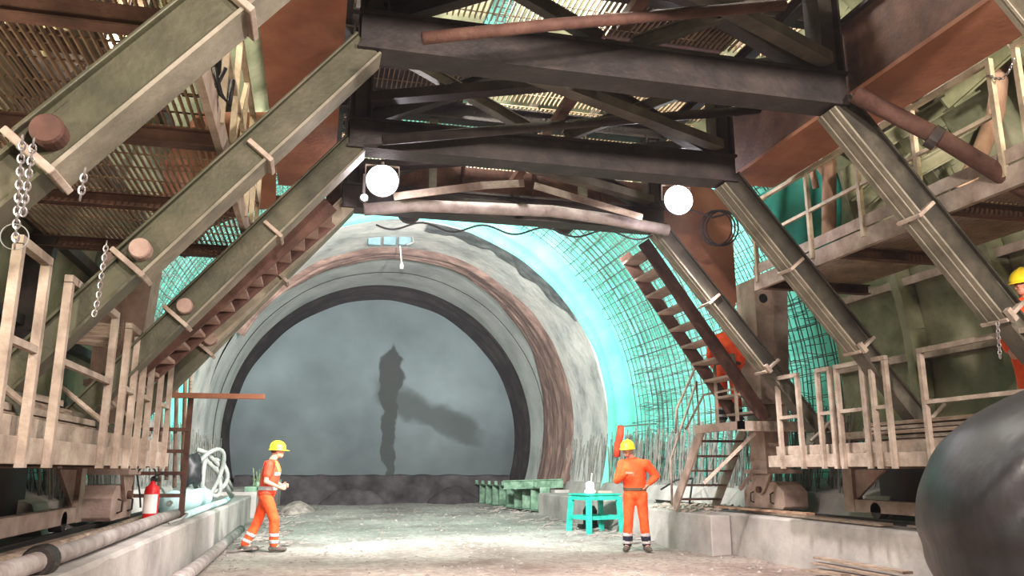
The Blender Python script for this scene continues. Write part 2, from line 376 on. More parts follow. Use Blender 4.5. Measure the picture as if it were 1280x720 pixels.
# dark ragged strip over the shotcrete beside the membrane edge on the crown
m = MB(); NA, NT = 90, 10; vs = []
for i in range(NT+1):
    for k in range(NA+1):
        u = k/NA; a = math.radians(32+54*u); w_ = (.9+.5*nz(u*9, 1, 1))*min(1, 4*u+.15)
        y = 20.72+w_*i/NT; r_ = 5.34+.03*nz(u*20, i*.5, 2)+(.06 if i == NT else 0)
        vs.append((TC+r_*math.cos(a), y, ZC+r_*math.sin(a)))
m.add(vs, [(i*(NA+1)+k, (i+1)*(NA+1)+k, (i+1)*(NA+1)+k+1, i*(NA+1)+k+1) for i in range(NT) for k in range(NA)])
M['dark_strip'] = ramp_mat('dark grey ragged strip', [(46,50,52),(84,88,88),(112,114,112)], .8, 0, 2, .5, 8)
struct(m, 'trim_6', 'dark_strip', smooth=True)
# closing wall behind the camera keeps the tunnel dark
m = MB(); m.box(-6, 11, -3.3, -3.05, -1, 10); struct(m, 'wall_back', 'ring_dark')

# ------------------------------------------------------------------ REINFORCEMENT
def arc_pts(r, y, a0, a1, n, jit=0):
    return [V((TC+r*math.cos(a0+(a1-a0)*k/n), y+jit*nz(k*.4, y, 1), ZC+r*math.sin(a0+(a1-a0)*k/n))) for k in range(n+1)]
for side, words in ((1, 'right'), (-1, 'left')):
    lab = ('rebar cage in front of the turquoise membrane on the stair and table side' if side > 0 else
           'rebar cage in front of the turquoise membrane on the extinguisher and hose side')
    t = thing('rebar_cage', lab, 'reinforcement', (TC+side*5.6, 14, 1.1), 'reinforcement cages of the lining')
    aa = lambda d: math.radians(d) if side > 0 else math.radians(180-d)
    cnt = 0; more = MB()
    for k, y in enumerate(fr(7.4, 19.5, .27)):
        for r in (5.72, 5.98):
            q = arc_pts(r + .02*nz(y*3, r, 0), y + .04*nz(y, r, 7), aa(-15), aa(89), 26, .05)
            mm = MB().path(q, .010, 4, False)
            if cnt < 92: mm.build('hoop_bar', 'rebar', t, fixn=False)
            cnt += 1
    n = 0
    for k in range(34):
        a = aa(-12+101*(k+.5*nz(k*1.7, 0, side))/33)
        for r in (5.70, 5.96):
            y0 = 7.0+random.random()*.5; y1_ = 19.3+random.random()*.5
            pts = [V((TC+(r+.03*nz(yy, a*5, r))*math.cos(a), yy, ZC+(r+.03*nz(yy, a*5, r))*math.sin(a))) for yy in fr(y0, y1_, .8)]
            MB().path(pts, .0085, 4, False).build('longitudinal_bar', 'rebar', t, fixn=False)
            n += 1
    # link bars: uncountable short spikes between the mats
    m = MB()
    for k in range(900):
        a = aa(random.uniform(-10, 90)); y = random.uniform(9.5, 19.4); r0 = random.uniform(5.5, 5.66)
        p0 = V((TC+r0*math.cos(a), y, ZC+r0*math.sin(a))); r1 = 5.98; da = random.uniform(-.02, .02)
        p1 = V((TC+r1*math.cos(a+da), y+random.uniform(-.06, .06), ZC+r1*math.sin(a+da)))
        m.path([p0, p1], .007, 4, False)
    tag(m.build('link_bar', 'rebar', t, fixn=False), kind='stuff')
    # starter bars standing out of the kicker
    st = thing('starter_bars', ('row of crooked starter bars rising from the kicker behind the turquoise table' if side > 0 else
               'row of crooked starter bars rising from the kicker behind the coiled hose'), 'rebar', (TC+side*5.3, 16, .9), 'starter bars on the kickers')
    rest = MB(); c = 0
    spots = []
    for k in range(470):
        y = 10.2+17.6*k/470+random.uniform(-.05, .05); d = random.choice((5.2, 5.32, 5.45)); h = random.uniform(1.0, 1.5)
        spots.append((y, d, h, random.uniform(-.28, .28), random.uniform(-.25, .12)))
    for i, (y, d, h, ty, tx) in enumerate(spots):
        b0 = V((TC+side*d, y, .85)); b1 = b0+V((side*(.25*h*.5+tx*.5), ty, h))
        pm = [b0, b0.lerp(b1, .5)+V((random.uniform(-.03, .03), random.uniform(-.03, .03), 0)), b1]
        if i % 5 == 0 and c < 94: MB().path(pm, .014, 4, False).build('starter_bar', 'rebar_pale', st, fixn=False); c += 1
        else: rest.path(pm, .014, 4, False)
    tag(rest.build('loose_bars', 'rebar_pale', st, fixn=False), kind='stuff')

# ------------------------------------------------------------------ GANTRY: portal frames
FY = [3.75, 5.7, 7.65, 9.55]
WORDS = ['nearest', 'second', 'third', 'farthest']
def mir(s, x): return CX+s*x
for i, y in enumerate(FY):
    lab = ['steel portal frame closest to the viewer, its big green sleeve crossing the top left corner',
           'steel portal frame second from the viewer, cross beam near the top edge',
           'steel portal frame with inclined legs just in front of the two flood lamps',
           'steel portal frame with inclined legs deepest in the tunnel, wrapped pipe along its beam'][i]
    t = thing('portal_frame', lab, 'steel frame', (CX, y, 1.5), 'inclined portal frames of the formwork gantry')
    sd = (0, 1, 0)
    # cross beam
    b = MB().hbeam((mir(-1, 2.12), y, 4.56), (mir(1, 2.12), y, 4.56), .27, .32, sd, .03)
    b.box(mir(-1, 2.1), mir(1, 2.1), y-.115, y+.115, 4.42, 4.7)
    b.build('cross_beam', 'dark_steel', t)
    for s in (-1, 1):
        K = V((mir(s, 1.98), y, 4.45)); E = V((mir(s, 4.25), y, 1.72)); d = (E-K).normalized()
        nrm = V((s*abs(d.z), 0, abs(d.x)))          # outward and up
        off = nrm*.045
        Lc = 2.42                                    # sleeve length
        a = K+off+d*.04; e = K+off+d*Lc; hh = .105 if i < 3 else .085
        m = MB(); m.bar(a, e, .18, 2*hh, sd); m.bar(a+nrm*(hh+.01), e+nrm*(hh+.01), .25, .02, sd)
        slv = m.build('leg_sleeve', ('lamp_lit_sleeve' if i == 3 else 'green_steel') if s < 0 else 'dark_sleeve', t, bevel=.006)
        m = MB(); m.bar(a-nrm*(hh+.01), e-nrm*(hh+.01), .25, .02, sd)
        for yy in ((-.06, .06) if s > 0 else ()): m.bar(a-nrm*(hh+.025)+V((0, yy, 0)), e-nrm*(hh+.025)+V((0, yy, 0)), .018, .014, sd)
        m.build('bottom_flange', 'bounce_lit_flange', t)
        for q in (.50, .99):
            c = a.lerp(e, q)-nrm*(.05 if q < .6 else .0); m = MB(); m.bar(c-d*.018, c+d*.018, .29, .22 if q < .6 else .28, sd)
            o = m.build('collar', 'pale_steel', t, bevel=.006)
        # inner leg
        m = MB(); a2 = e-d*.3; e2 = E+off
        m.hbeam(a2, e2, .19, .19, sd, .018); m.bar(a2, e2, .11, .17, sd)
        m.build('inclined_leg', 'green_steel' if s < 0 else 'steel', t)
        # round pin through sleeve
        if s < 0:
            pc = K+off+d*(Lc-.14)
            m = MB(); m.lathe([(.062, -.19), (.070, -.175), (.070, .175), (.062, .19)], pc, 20, V((0, 1, 0))); m.build('locking_pin', 'rust_dark' if i < 1 else 'bogie', t)
        else:
            pc = e-d*.05-nrm*.1; m = MB(); m.bar(pc+V((0, -.20, 0)), pc+V((0, -.15, 0)), .05, .12, nrm); m.build('clamp', 'pale_steel', t)
        # foot bracket
        m = MB(); f0 = E+off
        m.prism([(f0.x-.16, 1.78), (f0.x+.16, 1.78), (f0.x+.22, 1.53), (f0.x-.22, 1.53)], 1, y-.09, y+.09)
        m.box(f0.x-.26, f0.x+.26, y-.17, y+.17, 1.50, 1.54)
        m.build('foot_bracket', 'steel', t)
        m = MB(); m.tube((f0.x-s*.30, y-.2, 1.66), (f0.x+s*.12, y-.2, 2.0), .022, 8).build('tie_rod', 'pale_steel', t)
        # post and diagonals above
        m = MB(); m.hbeam((mir(s, 2.0), y, 4.7), (mir(s, 2.0), y, 5.75), .22, .22, sd, .02); m.box(mir(s, 2.0)-.06, mir(s, 2.0)+.06, y-.07, y+.07, 4.7, 5.75); m.build('post', 'dark_steel', t)
        m = MB(); m.hbeam((mir(s, 1.9), y+.02, 4.78), (mir(s, .1), y+.02, 5.62), .14, .16, sd, .015); m.build('brace', 'dark_steel', t)
        m = MB(); m.hbeam((mir(s, .15), y-.02, 4.78), (mir(s, 1.85), y-.02, 5.6), .10, .12, sd, .012) if i in (1, 2) else m.bar((mir(s, 1.0), y, 4.72), (mir(s, 1.0), y, 5.7), .1, .1, sd)
        m.build('brace', 'steel', t)
    m = MB(); m.hbeam((mir(-1, 2.2), y, 5.82), (mir(1, 2.2), y, 5.82), .2, .22, sd, .02); m.build('top_chord', 'dark_steel', t)
# horizontal wind bracing between frames
def strut(name, pts, r, mat, label, cat, flat=None, **k):
    m = MB()
    if flat:
        for a, b in zip(pts, pts[1:]): m.bar(a, b, flat[0], flat[1], k.get('side'))
    else: m.path(pts, r, 12)
    o = m.build(name, mat, smooth=not flat); return tag(o, label, cat, k.get('group'))
strut('tubular_strut', [P(528,48,Y=4.9), P(700,30,Y=4.9), P(980,6,Y=4.9)], .045, 'rust_dark', 'reddish steel tube running just above the second cross beam, top of the picture', 'strut')
strut('tubular_strut', [P(478,175,Y=7.2), P(720,155,Y=7.2), P(960,136,Y=7.25)], .05, 'dark_steel', 'dark tube with a joint in its middle, above the beam over the lamps', 'strut')
strut('flat_strut', [P(492,246,Y=8.95), P(600,232,Y=8.95), P(655,229,Y=8.95)], 0, 'pale_steel', 'pale flat bar rising from the lamp by the sleeve side towards the middle', 'flat bar', flat=(.02,.09), side=(0,1,0))
strut('flat_strut', [P(668,232,Y=8.95), P(803,272,Y=8.95)], 0, 'pale_steel', 'pale flat bar slanting down from the middle towards the stair-side lamp', 'flat bar', flat=(.02,.085), side=(0,1,0))
for j in range(3):
    ya, yb = FY[j]+.14, FY[j+1]-.14
    names = ['first bay, between the two nearest frames', 'second bay, between the middle frames', 'third bay, right above the lamps']
    t = thing('wind_bracing', 'crossed dark flat beams lying between frames in the ' + names[j], 'bracing', (CX, (ya+yb)/2, 4.8), 'crossed bracing between the frames')
    m = MB(); m.bar((mir(-1, 1.9), ya, 4.80), (mir(1, 1.9), yb, 4.80), .14, .1); m.build('brace', 'steel', t)
    m = MB(); m.bar((mir(1, 1.9), ya, 4.92), (mir(-1, 1.9), yb, 4.92), .14, .1); m.build('brace', 'dark_steel', t)
    m = MB(); m.bar((mir(0, 0), ya, 4.86), (mir(0, 0), yb, 4.86), .1, .08) ; m.build('brace', 'rust_dark', t)
# longitudinal girders outboard of the corners
for s in (-1, 1):
    lab = 'long box girder with rusty brown underside, above the ' + ('upper walkway with wooden poles' if s > 0 else 'green sleeves and hanging chains')
    t = thing('box_girder', lab, 'girder', (mir(s, 2.45), 4.5, 4.55), 'box girders along the gantry')
    xa, xb = sorted((mir(s, 2.22), mir(s, 2.85)))
    m = MB(); m.box(xa, xb, 1.2, (8.0 if s > 0 else 9.3), 4.56, 4.60); m.build('bottom_plate', 'rust', t)
    m = MB(); m.box(xa+.05, xa+.08, 1.2, (8.0 if s > 0 else 9.3), 4.60, 5.3); m.box(xb-.08, xb-.05, 1.2, (8.0 if s > 0 else 9.3), 4.60, 5.3); m.build('web_plate', 'rust_dark', t)
    m = MB(); m.box(xa, xb, 1.2, (8.0 if s > 0 else 9.3), 5.3, 5.34); m.build('top_plate', 'dark_steel', t)
    # brown diaphragm plate by the far frame
    if s < 0:
        q = [P(x_, y_, Y=9.75) for x_, y_ in ((196,330), (206,200), (246,140), (345,140), (345,260), (262,262))]
        m = MB(); m.prism([(v.x, v.z) for v in q], 1, 9.75, 9.80)
        m.bar(P(262,140,Y=9.7), P(300,262,Y=9.7), .02, .02); m.bar(P(200,205,Y=9.7), P(262,205,Y=9.7), .03, .04)
        tag(m.build('side_plate', 'rust'), 'brown steel side plate with cut top corner behind the pale posts between the green sleeves', 'plate', 'brown side plates')
        m = MB(); q = [P(x_, y_, Y=9.9) for x_, y_ in ((225,318), (258,278), (330,250), (440,262))]
        for a, b in zip(q, q[1:]): m.bar(a, b, .12, .12)
        tag(m.build('curved_brace', 'rust_dark'), 'dark brown bent brace above the rungs, between the second and third sleeve', 'brace')
        continue
    pol = [(mir(s, a), z) for a, z in ((2.35, 4.45), (3.3, 3.55), (3.42, 3.6), (3.42, 5.1), (2.6, 5.6), (2.35, 5.3))]
    m = MB(); m.prism(pol, 1, 10.0, 10.06); m.prism([(mir(s, 2.3), 4.40), (mir(s, 3.3), 3.47), (mir(s, 3.35), 3.55), (mir(s, 2.35), 4.50)], 1, 9.9, 10.14)
    tag(m.build('side_plate', 'rust', bevel=0), 'brown steel side plate with slanted edge, behind the farthest frame on the ' + ('stair' if s > 0 else 'chain') + ' side', 'plate', 'brown side plates')
# rusty bulkhead across beyond the lamps
m = MB(); m.box(mir(-1, 2.3), mir(1, 2.3), 10.2, 10.24, 4.62, 5.35)
for xx in (-1.5, -.5, .5, 1.5): m.box(CX+xx-.02, CX+xx+.02, 10.12, 10.2, 4.62, 5.35)
tag(m.build('bulkhead_plate', 'rust_dark'), 'brown ribbed steel plate across the gantry behind the flood lamps', 'plate')
# wrapped pipe along the farthest beam
q = [P(455,262,Y=9.25), P(520,257,Y=9.25), P(640,262,Y=9.25), P(690,264,Y=9.25), P(760,274,Y=9.25), P(835,288,Y=9.25)]
strut('wrapped_pipe', q, .075, 'pipe', 'dusty pale pipe wrapped in sheet, along the beam under the lamps', 'pipe')
m = MB(); pts = []
for k in range(60):
    u = k/59; p_ = P(470+345*u, 281+14*u+5*math.sin(u*9*math.pi), Y=9.38); pts.append(p_)
m.path(pts, .012, 6); tag(m.build('hanging_cable', 'cable'), 'black cable looping along the underside of the farthest beam', 'cable')

# ------------------------------------------------------------------ grating decks
def grating(m, x0, x1, y0, y1, z, along='y', sp=.055, h=.03, t=.006, cross=.3):
    if along == 'y':
        n = int((x1-x0)/sp)
        for k in range(n+1): x = x0+k*sp; m.box(x-t/2, x+t/2, y0, y1, z-h, z)
        n = int((y1-y0)/cross)
        for k in range(n+1): y = y0+k*cross; m.box(x0, x1, y-.006, y+.006, z-.012, z-.002)
    else:
        n = int((y1-y0)/sp)
        for k in range(n+1): y = y0+k*sp; m.box(x0, x1, y-t/2, y+t/2, z-h, z)
        n = int((x1-x0)/cross)
        for k in range(n+1): x = x0+k*cross; m.box(x-.006, x+.006, y0, y1, z-.012, z-.002)
    return m
t = thing('top_deck', 'steel grating deck over the top of the gantry, lit from above', 'grating deck', (CX, 8, 6.0))
for (x0, x1) in ((-.3, 1.15), (1.2, 2.7), (2.75, 4.2), (4.25, 5.0)):
    for (y0, y1) in ((3.0, 5.6), (5.7, 7.6), (7.75, 9.45), (9.6, 11.6), (11.7, 13.4)):
        grating(MB(), x0, x1, y0, y1, 6.05, 'y', .06, .035, .012).build('grating_panel', 'grating', t, fixn=False)
for y in (4.7, 6.7, 8.6, 10.6, 12.0, 13.4):
    MB().hbeam((-.4, y, 5.95), (5.05, y, 5.95), .14, .12, (0, 1, 0), .014).build('joist', 'dark_steel', t)
for x in (.1, 4.5):
    MB().hbeam((x, 3, 5.84), (x, 13.4, 5.84), .12, .14, (1, 0, 0), .014).build('joist', 'dark_steel', t)
MB().box(.4, 1.9, 4.0, 5.4, 6.06, 6.09).build('plywood_sheet', 'wood', t)
MB().box(2.9, 4.4, 6.3, 8.1, 6.06, 6.09).build('plywood_sheet', 'rust_dark', t)
MB().box(.3, 1.7, 8.8, 10.1, 6.06, 6.09).build('plywood_sheet', 'dark_steel', t)
MB().box(2.0, 4.4, 10.8, 13, 6.06, 6.09).build('plywood_sheet', 'dark_steel', t)

# ------------------------------------------------------------------ upper walkways (both sides)
def rail_piece(t, x, y0, y1, z0, z1, mid, mat='rail_steel', w=.045, posts=None, both=True):
    for y in (posts or (y0, y1)): MB().bar((x, y, z0), (x, y, z1-w/2), w, w, (1, 0, 0)).build('post', mat, t)
    MB().bar((x, y0-w/2, z1), (x, y1+w/2, z1), w, w, (1, 0, 0)).build('top_rail', mat, t)
    for zz in mid: MB().bar((x, y0, zz), (x, y1, zz), w*.8, w*.8, (1, 0, 0)).build('mid_rail', mat, t)
for s in (-1, 1):
    t = thing('upper_walkway', 'upper walkway with grating floor ' + ('above the stacked planks and column' if s > 0 else 'above the hanging chains'), 'walkway', (mir(s, 3.7), 6, 3.5), 'upper walkways')
    x = mir(s, 3.02); xo = mir(s, 4.5 if s > 0 else 5.1); xa, xb = sorted((x, xo))
    grating(MB(), xa+.05, xb, 2.4, 5.6, 3.66, 'y', .05, .03, .012).build('grating_panel', 'grating', t, fixn=False)
    grating(MB(), xa+.05, xb, 5.65, 8.8, 3.66, 'y', .05, .03, .012).build('grating_panel', 'grating', t, fixn=False)
    xs = (x, x+s*.05)
    MB().box(min(xs), max(xs), 2.4, 8.85, 3.50, 3.68).build('edge_beam', 'pale_steel', t)
    MB().box(min(xs), min(xs)+.012, 2.4, 8.85, 3.70, 3.82).build('toe_board', 'pale_steel', t)
    for y in (2.6, 4.1, 5.65, 7.2, 8.75):
        MB().hbeam((x+s*.05, y, 3.57), (xo+s*.1, y, 3.57), .1, .12, (0, 1, 0), .012).build('bearer', 'rust_dark', t)
    g = thing('guard_rail', 'pale guard rail on the upper walkway ' + ('before the wooden poles' if s > 0 else 'between the green sleeves'), 'guard rail', (x, 6, 3.68), 'upper guard rails')
    if s > 0:
        rail_piece(g, x, 4.98, 8.8, 3.6, 4.62, (4.15,), posts=(4.98, 5.9, 6.72, 7.6, 8.75))
        g2 = thing('guard_rail', 'short pale guard rail at the right picture edge, past the sagging chain', 'guard rail', (x, 4, 3.68), 'upper guard rails')
        rail_piece(g2, x, 3.1, 4.72, 3.6, 4.62, (4.15,))
    else:
        rail_piece(g, x, 4.6, 8.8, 3.6, 4.62, (4.15,), posts=(4.6, 5.4, 6.1, 6.8, 7.5, 8.1, 8.75))
        for a in (6.1, 7.5): MB().bar((x, a, 3.7), (x, a+.7, 4.6), .035, .035, (1, 0, 0)).build('diagonal_rail', 'rail_steel', g)
# sloping grating ladder deck at top left, brown slats
t = thing('inclined_deck', 'brown slatted deck hanging overhead in the top left corner', 'grating deck', (-2.2, 4.6, 4.4))
for (ya, yb) in ((2.6, 4.1), (4.2, 5.9)):
    grating(MB(), -3.3, -1.75, ya, yb, 4.45, 'y', .075, .03, .035).build('grating_panel', 'grating', t, fixn=False)
for y in (2.6, 4.15, 5.95): MB().hbeam((-3.4, y, 4.36), (-1.65, y, 4.36), .12, .12, (0, 1, 0), .012).build('bearer', 'rust_dark', t)
for x in (-1.7, -2.5): MB().hbeam((x, 2.4, 4.3), (x, 6.1, 4.3), .12, .12, (1, 0, 0), .012).build('edge_beam', 'steel', t)

# ------------------------------------------------------------------ lower working platforms
for s in (-1, 1):
    x = mir(s, 3.68 if s > 0 else 3.87); xo = mir(s, 5.0)
    t = thing('work_platform', 'lower work platform with dusty pale edge beam on the ' + ('black plastic hood side' if s > 0 else 'fire extinguisher side'), 'platform', (mir(s, 4.3), 6, 1.3), 'lower work platforms')
    xs = sorted((x, x+s*.06))
    MB().box(xs[0], xs[1], 2.6, 9.9, 1.33, 1.48).build('edge_beam', 'pale_steel', t, bevel=.005)
    xs = sorted((x+s*.07, x+s*.13))
    MB().box(xs[0], xs[1], 2.6, 9.8, 1.48, 1.60).build('kick_board', 'pale_steel', t, bevel=.005)
    xs = sorted((x+s*.06, xo))
    MB().box(xs[0], xs[1], 2.6, 9.8, 1.42, 1.47).build('floor_plate', 'rust_dark', t)
    for y in (3.2, 4.7, 6.2, 7.7, 9.2): MB().hbeam((x+s*.1, y, 1.36), (xo, y, 1.36), .1, .1, (0, 1, 0), .012).build('bearer', 'bogie', t)
    lx = mir(s, 3.66 if s > 0 else 3.85)
    yy_ = lambda px: P(px, 583, X=lx).y
    if s > 0: loops = [(yy_(1005), yy_(979), 'small loop rail farthest along, by the column'), (yy_(1047), yy_(1031), 'narrow loop rail second from the column'), (yy_(1089), yy_(1056), 'wide loop rail third from the column'), (yy_(1119), yy_(1101), 'narrow loop rail behind the crossing leg'), (4.7, yy_(1166), 'long loop rail nearest to the black plastic hood')]
    else: loops = [(yy_(-15), yy_(25), 'tall loop rail under the big chain'), (yy_(58), yy_(124), 'wide loop rail before the dark opening'), (yy_(143), yy_(156), 'narrow loop rail third from the chain'), (yy_(167), yy_(178), 'narrow loop rail fourth from the chain'), (yy_(191), yy_(203), 'small loop rail by the rusty plank')]
    for k, (ya, yb, lb) in enumerate(loops):
        g = thing('loop_rail', 'pale ' + lb + (' on the hood side' if s > 0 else ' on the extinguisher side'), 'guard rail', (lx, (ya+yb)/2, 1.3), 'loop guard rails on the lower platforms')
        for yy in (ya, yb): MB().bar((lx, yy, 1.31), (lx, yy, 2.46), .05, .05, (1, 0, 0)).build('post', 'pale_steel', g)
        MB().bar((lx, ya-.025, 2.48), (lx, yb+.025, 2.48), .05, .05, (1, 0, 0)).build('top_rail', 'pale_steel', g)
        MB().bar((lx, ya, 1.96), (lx, yb, 1.96), .04, .04, (1, 0, 0)).build('mid_rail', 'pale_steel', g)
# ------------------------------------------------------------------ columns and bogies
for s in (-1, 1):
    cx = mir(s, 4.70); y0 = 11.25 if s > 0 else 10.65
    t = thing('support_column', 'dusty brown steel box column standing on the wheel bogie, ' + ('beside the stairs' if s > 0 else 'behind the fire extinguisher'), 'column', (cx, y0, 1.3), 'gantry support columns')
    m = MB(); m.prism([(cx-.24, 2.36), (cx+.24, 2.36), (cx+.36, 4.25), (cx-.24, 4.25)], 1, y0, y0+.5)
    m.box(cx-.27, cx-.23, y0-.04, y0+.55, 2.36, 4.3); m.box(cx+.02, cx+.05, y0-.05, y0, 2.36, 4.25)
    m.build('column_shaft', 'bogie', t)
    MB().box(cx-.32, cx+.36, y0-.07, y0+.6, 2.29, 2.36).build('flange_plate', 'bogie', t)
    MB().box(cx-.22, cx+.2, y0+.04, y0+.5, 1.3, 2.29).build('lower_shaft', 'bogie', t)
    m = MB(); m.lathe([(.075, 0), (.075, .012)], (cx-.1, y0-.001, 3.98), 18, V((0, -1, 0))); m.build('port_hole', 'black', t)
    MB().box(cx-.3, cx+.3, y0-.1, y0+.6, 1.24, 1.3).build('base_plate', 'bogie', t)
    b = thing('wheel_bogie', 'dusty pink brown wheel bogie on the rail under the ' + ('stair-side column' if s > 0 else 'column behind the fire extinguisher'), 'bogie', (cx, y0, .7), 'wheel bogies')
    ya = y0-.35 if s > 0 else y0-.35; hx = (cx-.2, cx+.2)
    m = MB(); m.prism([(ya, .98), (ya+.22, 1.12), (ya+.93, 1.12), (ya+1.15, .98), (ya+1.15, .76), (ya+1.08, .72), (ya+.07, .72), (ya, .76)], 0, hx[0], hx[1]); m.build('bogie_housing', 'bogie', b, bevel=.01)
    sx = cx-s*.205; m = MB(); m.prism([(ya+.25, 1.24), (ya+.9, 1.24), (ya+.68, .98), (ya+.575, .92), (ya+.47, .98)], 0, min(sx, sx-s*.04), max(sx, sx-s*.04)); m.build('hanger_plate', 'bogie', b)
    m = MB(); m.lathe([(.05, 0), (.05, .05)], (sx-s*.04, ya+.575, 1.0), 14, V((-s, 0, 0))); m.build('pivot_pin', 'rust_dark', b)
    for q in (.28, .85):
        MB().path([(sx, ya+q, .80), (sx-s*.05, ya+q, .82), (sx-s*.05, ya+q, .94), (sx, ya+q, .96)], .012, 6).build('lifting_handle', 'dark_steel', b)
    for yy in (ya+.3, ya+.85):
        m = MB(); m.lathe([(.10, -.06), (.10, .04), (.125, .04), (.125, .07)], (cx, yy, .80), 20, V((1, 0, 0))); m.build('wheel', 'dark_steel', b)
    # rail
    rx = cx; m = MB(); m.box(rx-.06, rx+.06, 2.5, 16, .63, .645); m.box(rx-.01, rx+.01, 2.5, 16, .645, .675); m.box(rx-.03, rx+.03, 2.5, 16, .675, .695)
    tag(m.build('crane_rail', 'dark_steel'), 'steel running rail on the bench under the ' + ('stair-side' if s > 0 else 'extinguisher-side') + ' bogies', 'rail', 'running rails')
    # carriage frame between bogies
    f = thing('carriage_frame', 'dusty brown undercarriage with dark opening, below the ' + ('planks beside the black plastic hood' if s > 0 else 'wide loop rail of the extinguisher side'), 'undercarriage', (mir(s, 4.8), 6.8, .7), 'undercarriages')
    fx = mir(s, 4.72)
    MB().bar((fx, 4.2, .84), (fx, 9.7, .84), .12, .16, (1, 0, 0)).build('bottom_beam', 'bogie', f, bevel=.01)
    for yy in (4.3, 9.6): MB().bar((fx, yy, .76), (fx, yy, 1.32), .14, .2, (1, 0, 0)).build('post', 'bogie', f)
    MB().prism([(9.5, .92), (9.5, 1.3), (8.9, 1.3)], 0, fx-.02, fx+.02).build('gusset', 'bogie', f)
    MB().prism([(4.4, .92), (4.4, 1.3), (5.0, 1.3)], 0, fx-.02, fx+.02).build('gusset', 'bogie', f)
    MB().box(min(fx+s*.5, fx+s*.56), max(fx+s*.5, fx+s*.56), 4.2, 9.7, .7, 1.34).build('back_plate', 'black', f)  # black sheet standing in for the shade inside the opening
    for yy in (4.7, 9.1):
        m = MB(); m.lathe([(.10, -.06), (.10, .06)], (fx, yy, .795), 20, V((1, 0, 0))); m.build('wheel', 'dark_steel', f)
# ------------------------------------------------------------------ side formwork shells
for s in (-1, 1):
    t = thing('formwork_shell', 'olive curved steel formwork behind the ' + ('planks and helmeted man' if s > 0 else 'loop rails and chains'), 'formwork', (mir(s, 5.2), 5.5, 1.6), 'side formwork shells')
    a0, a1 = (math.radians(-8), math.radians(88)) if s > 0 else (math.radians(188), math.radians(92))
    segs = 9
    for k in range(segs):
        ye = (14.0 if k >= 5 else 10.6) if s > 0 else (14.0 if k >= 5 else 13.0)
        b0 = a0+(a1-a0)*k/segs; b1 = a0+(a1-a0)*(k+.985)/segs
        vs = []; n = 6
        for r in (5.38, 5.44):
            for y in (2.2, ye):
                for q in range(n+1):
                    a = b0+(b1-b0)*q/n; vs.append((TC+r*math.cos(a), y, ZC+r*math.sin(a)))
        m = MB(); N = n+1; fs = []
        for q in range(n):
            fs += [(q, q+1, N+q+1, N+q), (2*N+q, 3*N+q, 3*N+q+1, 2*N+q+1), (q, 2*N+q, 2*N+q+1, q+1), (N+q, N+q+1, 3*N+q+1, 3*N+q)]
        fs += [(0, N, 3*N, 2*N), (n, 2*N+n, 3*N+n, N+n)]
        m.add(vs, fs); m.build('formwork_panel', 'formgreen', t)
        am = b0; d = V((math.cos(am), 0, math.sin(am)))
        MB().bar(V((TC, 2.2, ZC))+d*5.28, V((TC, ye, ZC))+d*5.28, .16, .1, d).build('rib', 'pale_steel' if s > 0 else 'dark_steel', t)  # lit right side and shaded left side put into the rib colour
    for y in (2.8, 4.3, 5.8, 7.3, 8.8):
        m = MB(); q = [(TC+5.24*math.cos(a0+(a1-a0)*k/20), y, ZC+5.24*math.sin(a0+(a1-a0)*k/20)) for k in range(21)]
        for a, b in zip(q, q[1:]): m.bar(a, b, .14, .24, (0, 1, 0))
        m.build('curved_rib', 'formgreen' if s > 0 else 'dark_steel', t)  # darker steel paints the shade of the left side
# ------------------------------------------------------------------ stairs beyond the farthest frame (both sides)
def stair(top, bot, ya, yb, lab, n=10, w_=.13):
    t = thing('staircase', lab, 'stairs', (bot.x, ya, bot.z), 'steep stairs of the gantry')
    d = bot-top
    for yy in (ya, yb):
        a = V((top.x, yy, top.z)); b = V((bot.x, yy, bot.z)); MB().bar(a, b, .03, .20, (0, 1, 0)).build('stringer', 'rust_dark', t)
    for k in range(n):
        p_ = top+d*((k+.5)/n)
        MB().box(p_.x-w_, p_.x+w_, ya+.01, yb-.01, p_.z-.035, p_.z).build('tread', 'bogie', t)
stair(V((mir(1, 2.25), 10.7, 4.55)), V((mir(1, 4.05), 10.7, 2.0)), 10.5, 11.25, 'steep brown steel staircase behind the farthest leg, beside the brown column')
q0, q1 = P(412, 262, Y=8.5), P(249, 402, Y=8.5); q1 = q1+(q1-q0)*.45
stair(q0, q1, 8.3, 8.85, 'steep brown staircase running between the two farther sleeves above the rusty channel', 13, .10)
# landing and lower stair right
t = thing('landing', 'small steel landing at the foot of the steep stairs', 'platform', (6.5, 11.3, 2.0))
MB().box(5.9, 7.9, 10.45, 10.55, 1.84, 1.98).build('edge_beam', 'pale_steel', t)
MB().box(5.95, 7.9, 10.55, 11.9, 1.93, 1.97).build('floor_plate', 'bogie', t)
MB().box(5.9, 5.97, 10.45, 11.9, 1.86, 1.98).build('side_beam', 'bogie', t)
for a, b in (((5.95, 10.6), (5.95, 11.85)),):
    for yy in (10.6, 11.2): MB().bar((5.94, yy, 1.95), (5.94, yy, 2.95), .04, .04).build('post', 'pale_steel', t)
    MB().path([(5.94, 10.6, 2.95), (5.94, 11.8, 2.95), (5.94, 12.6, 2.3), (5.94, 12.7, 1.9)], .022, 8).build('hand_rail', 'pale_steel', t, smooth=True)
    MB().path([(5.94, 10.6, 2.45), (5.94, 11.6, 2.45), (5.94, 12.3, 1.95)], .018, 8).build('mid_rail', 'pale_steel', t, smooth=True)
MB().bar(P(880,604,Y=11.0), P(944,541,Y=10.6), .04, .05).build('diagonal_brace', 'pale_steel', t)
MB().bar(P(925,612,Y=11.6), P(962,562,Y=11.6), .04, .05).build('diagonal_brace', 'bogie', t)
t = thing('staircase', 'short lower flight of open steel treads down to the side wall', 'stairs', (6.4, 13, .65))
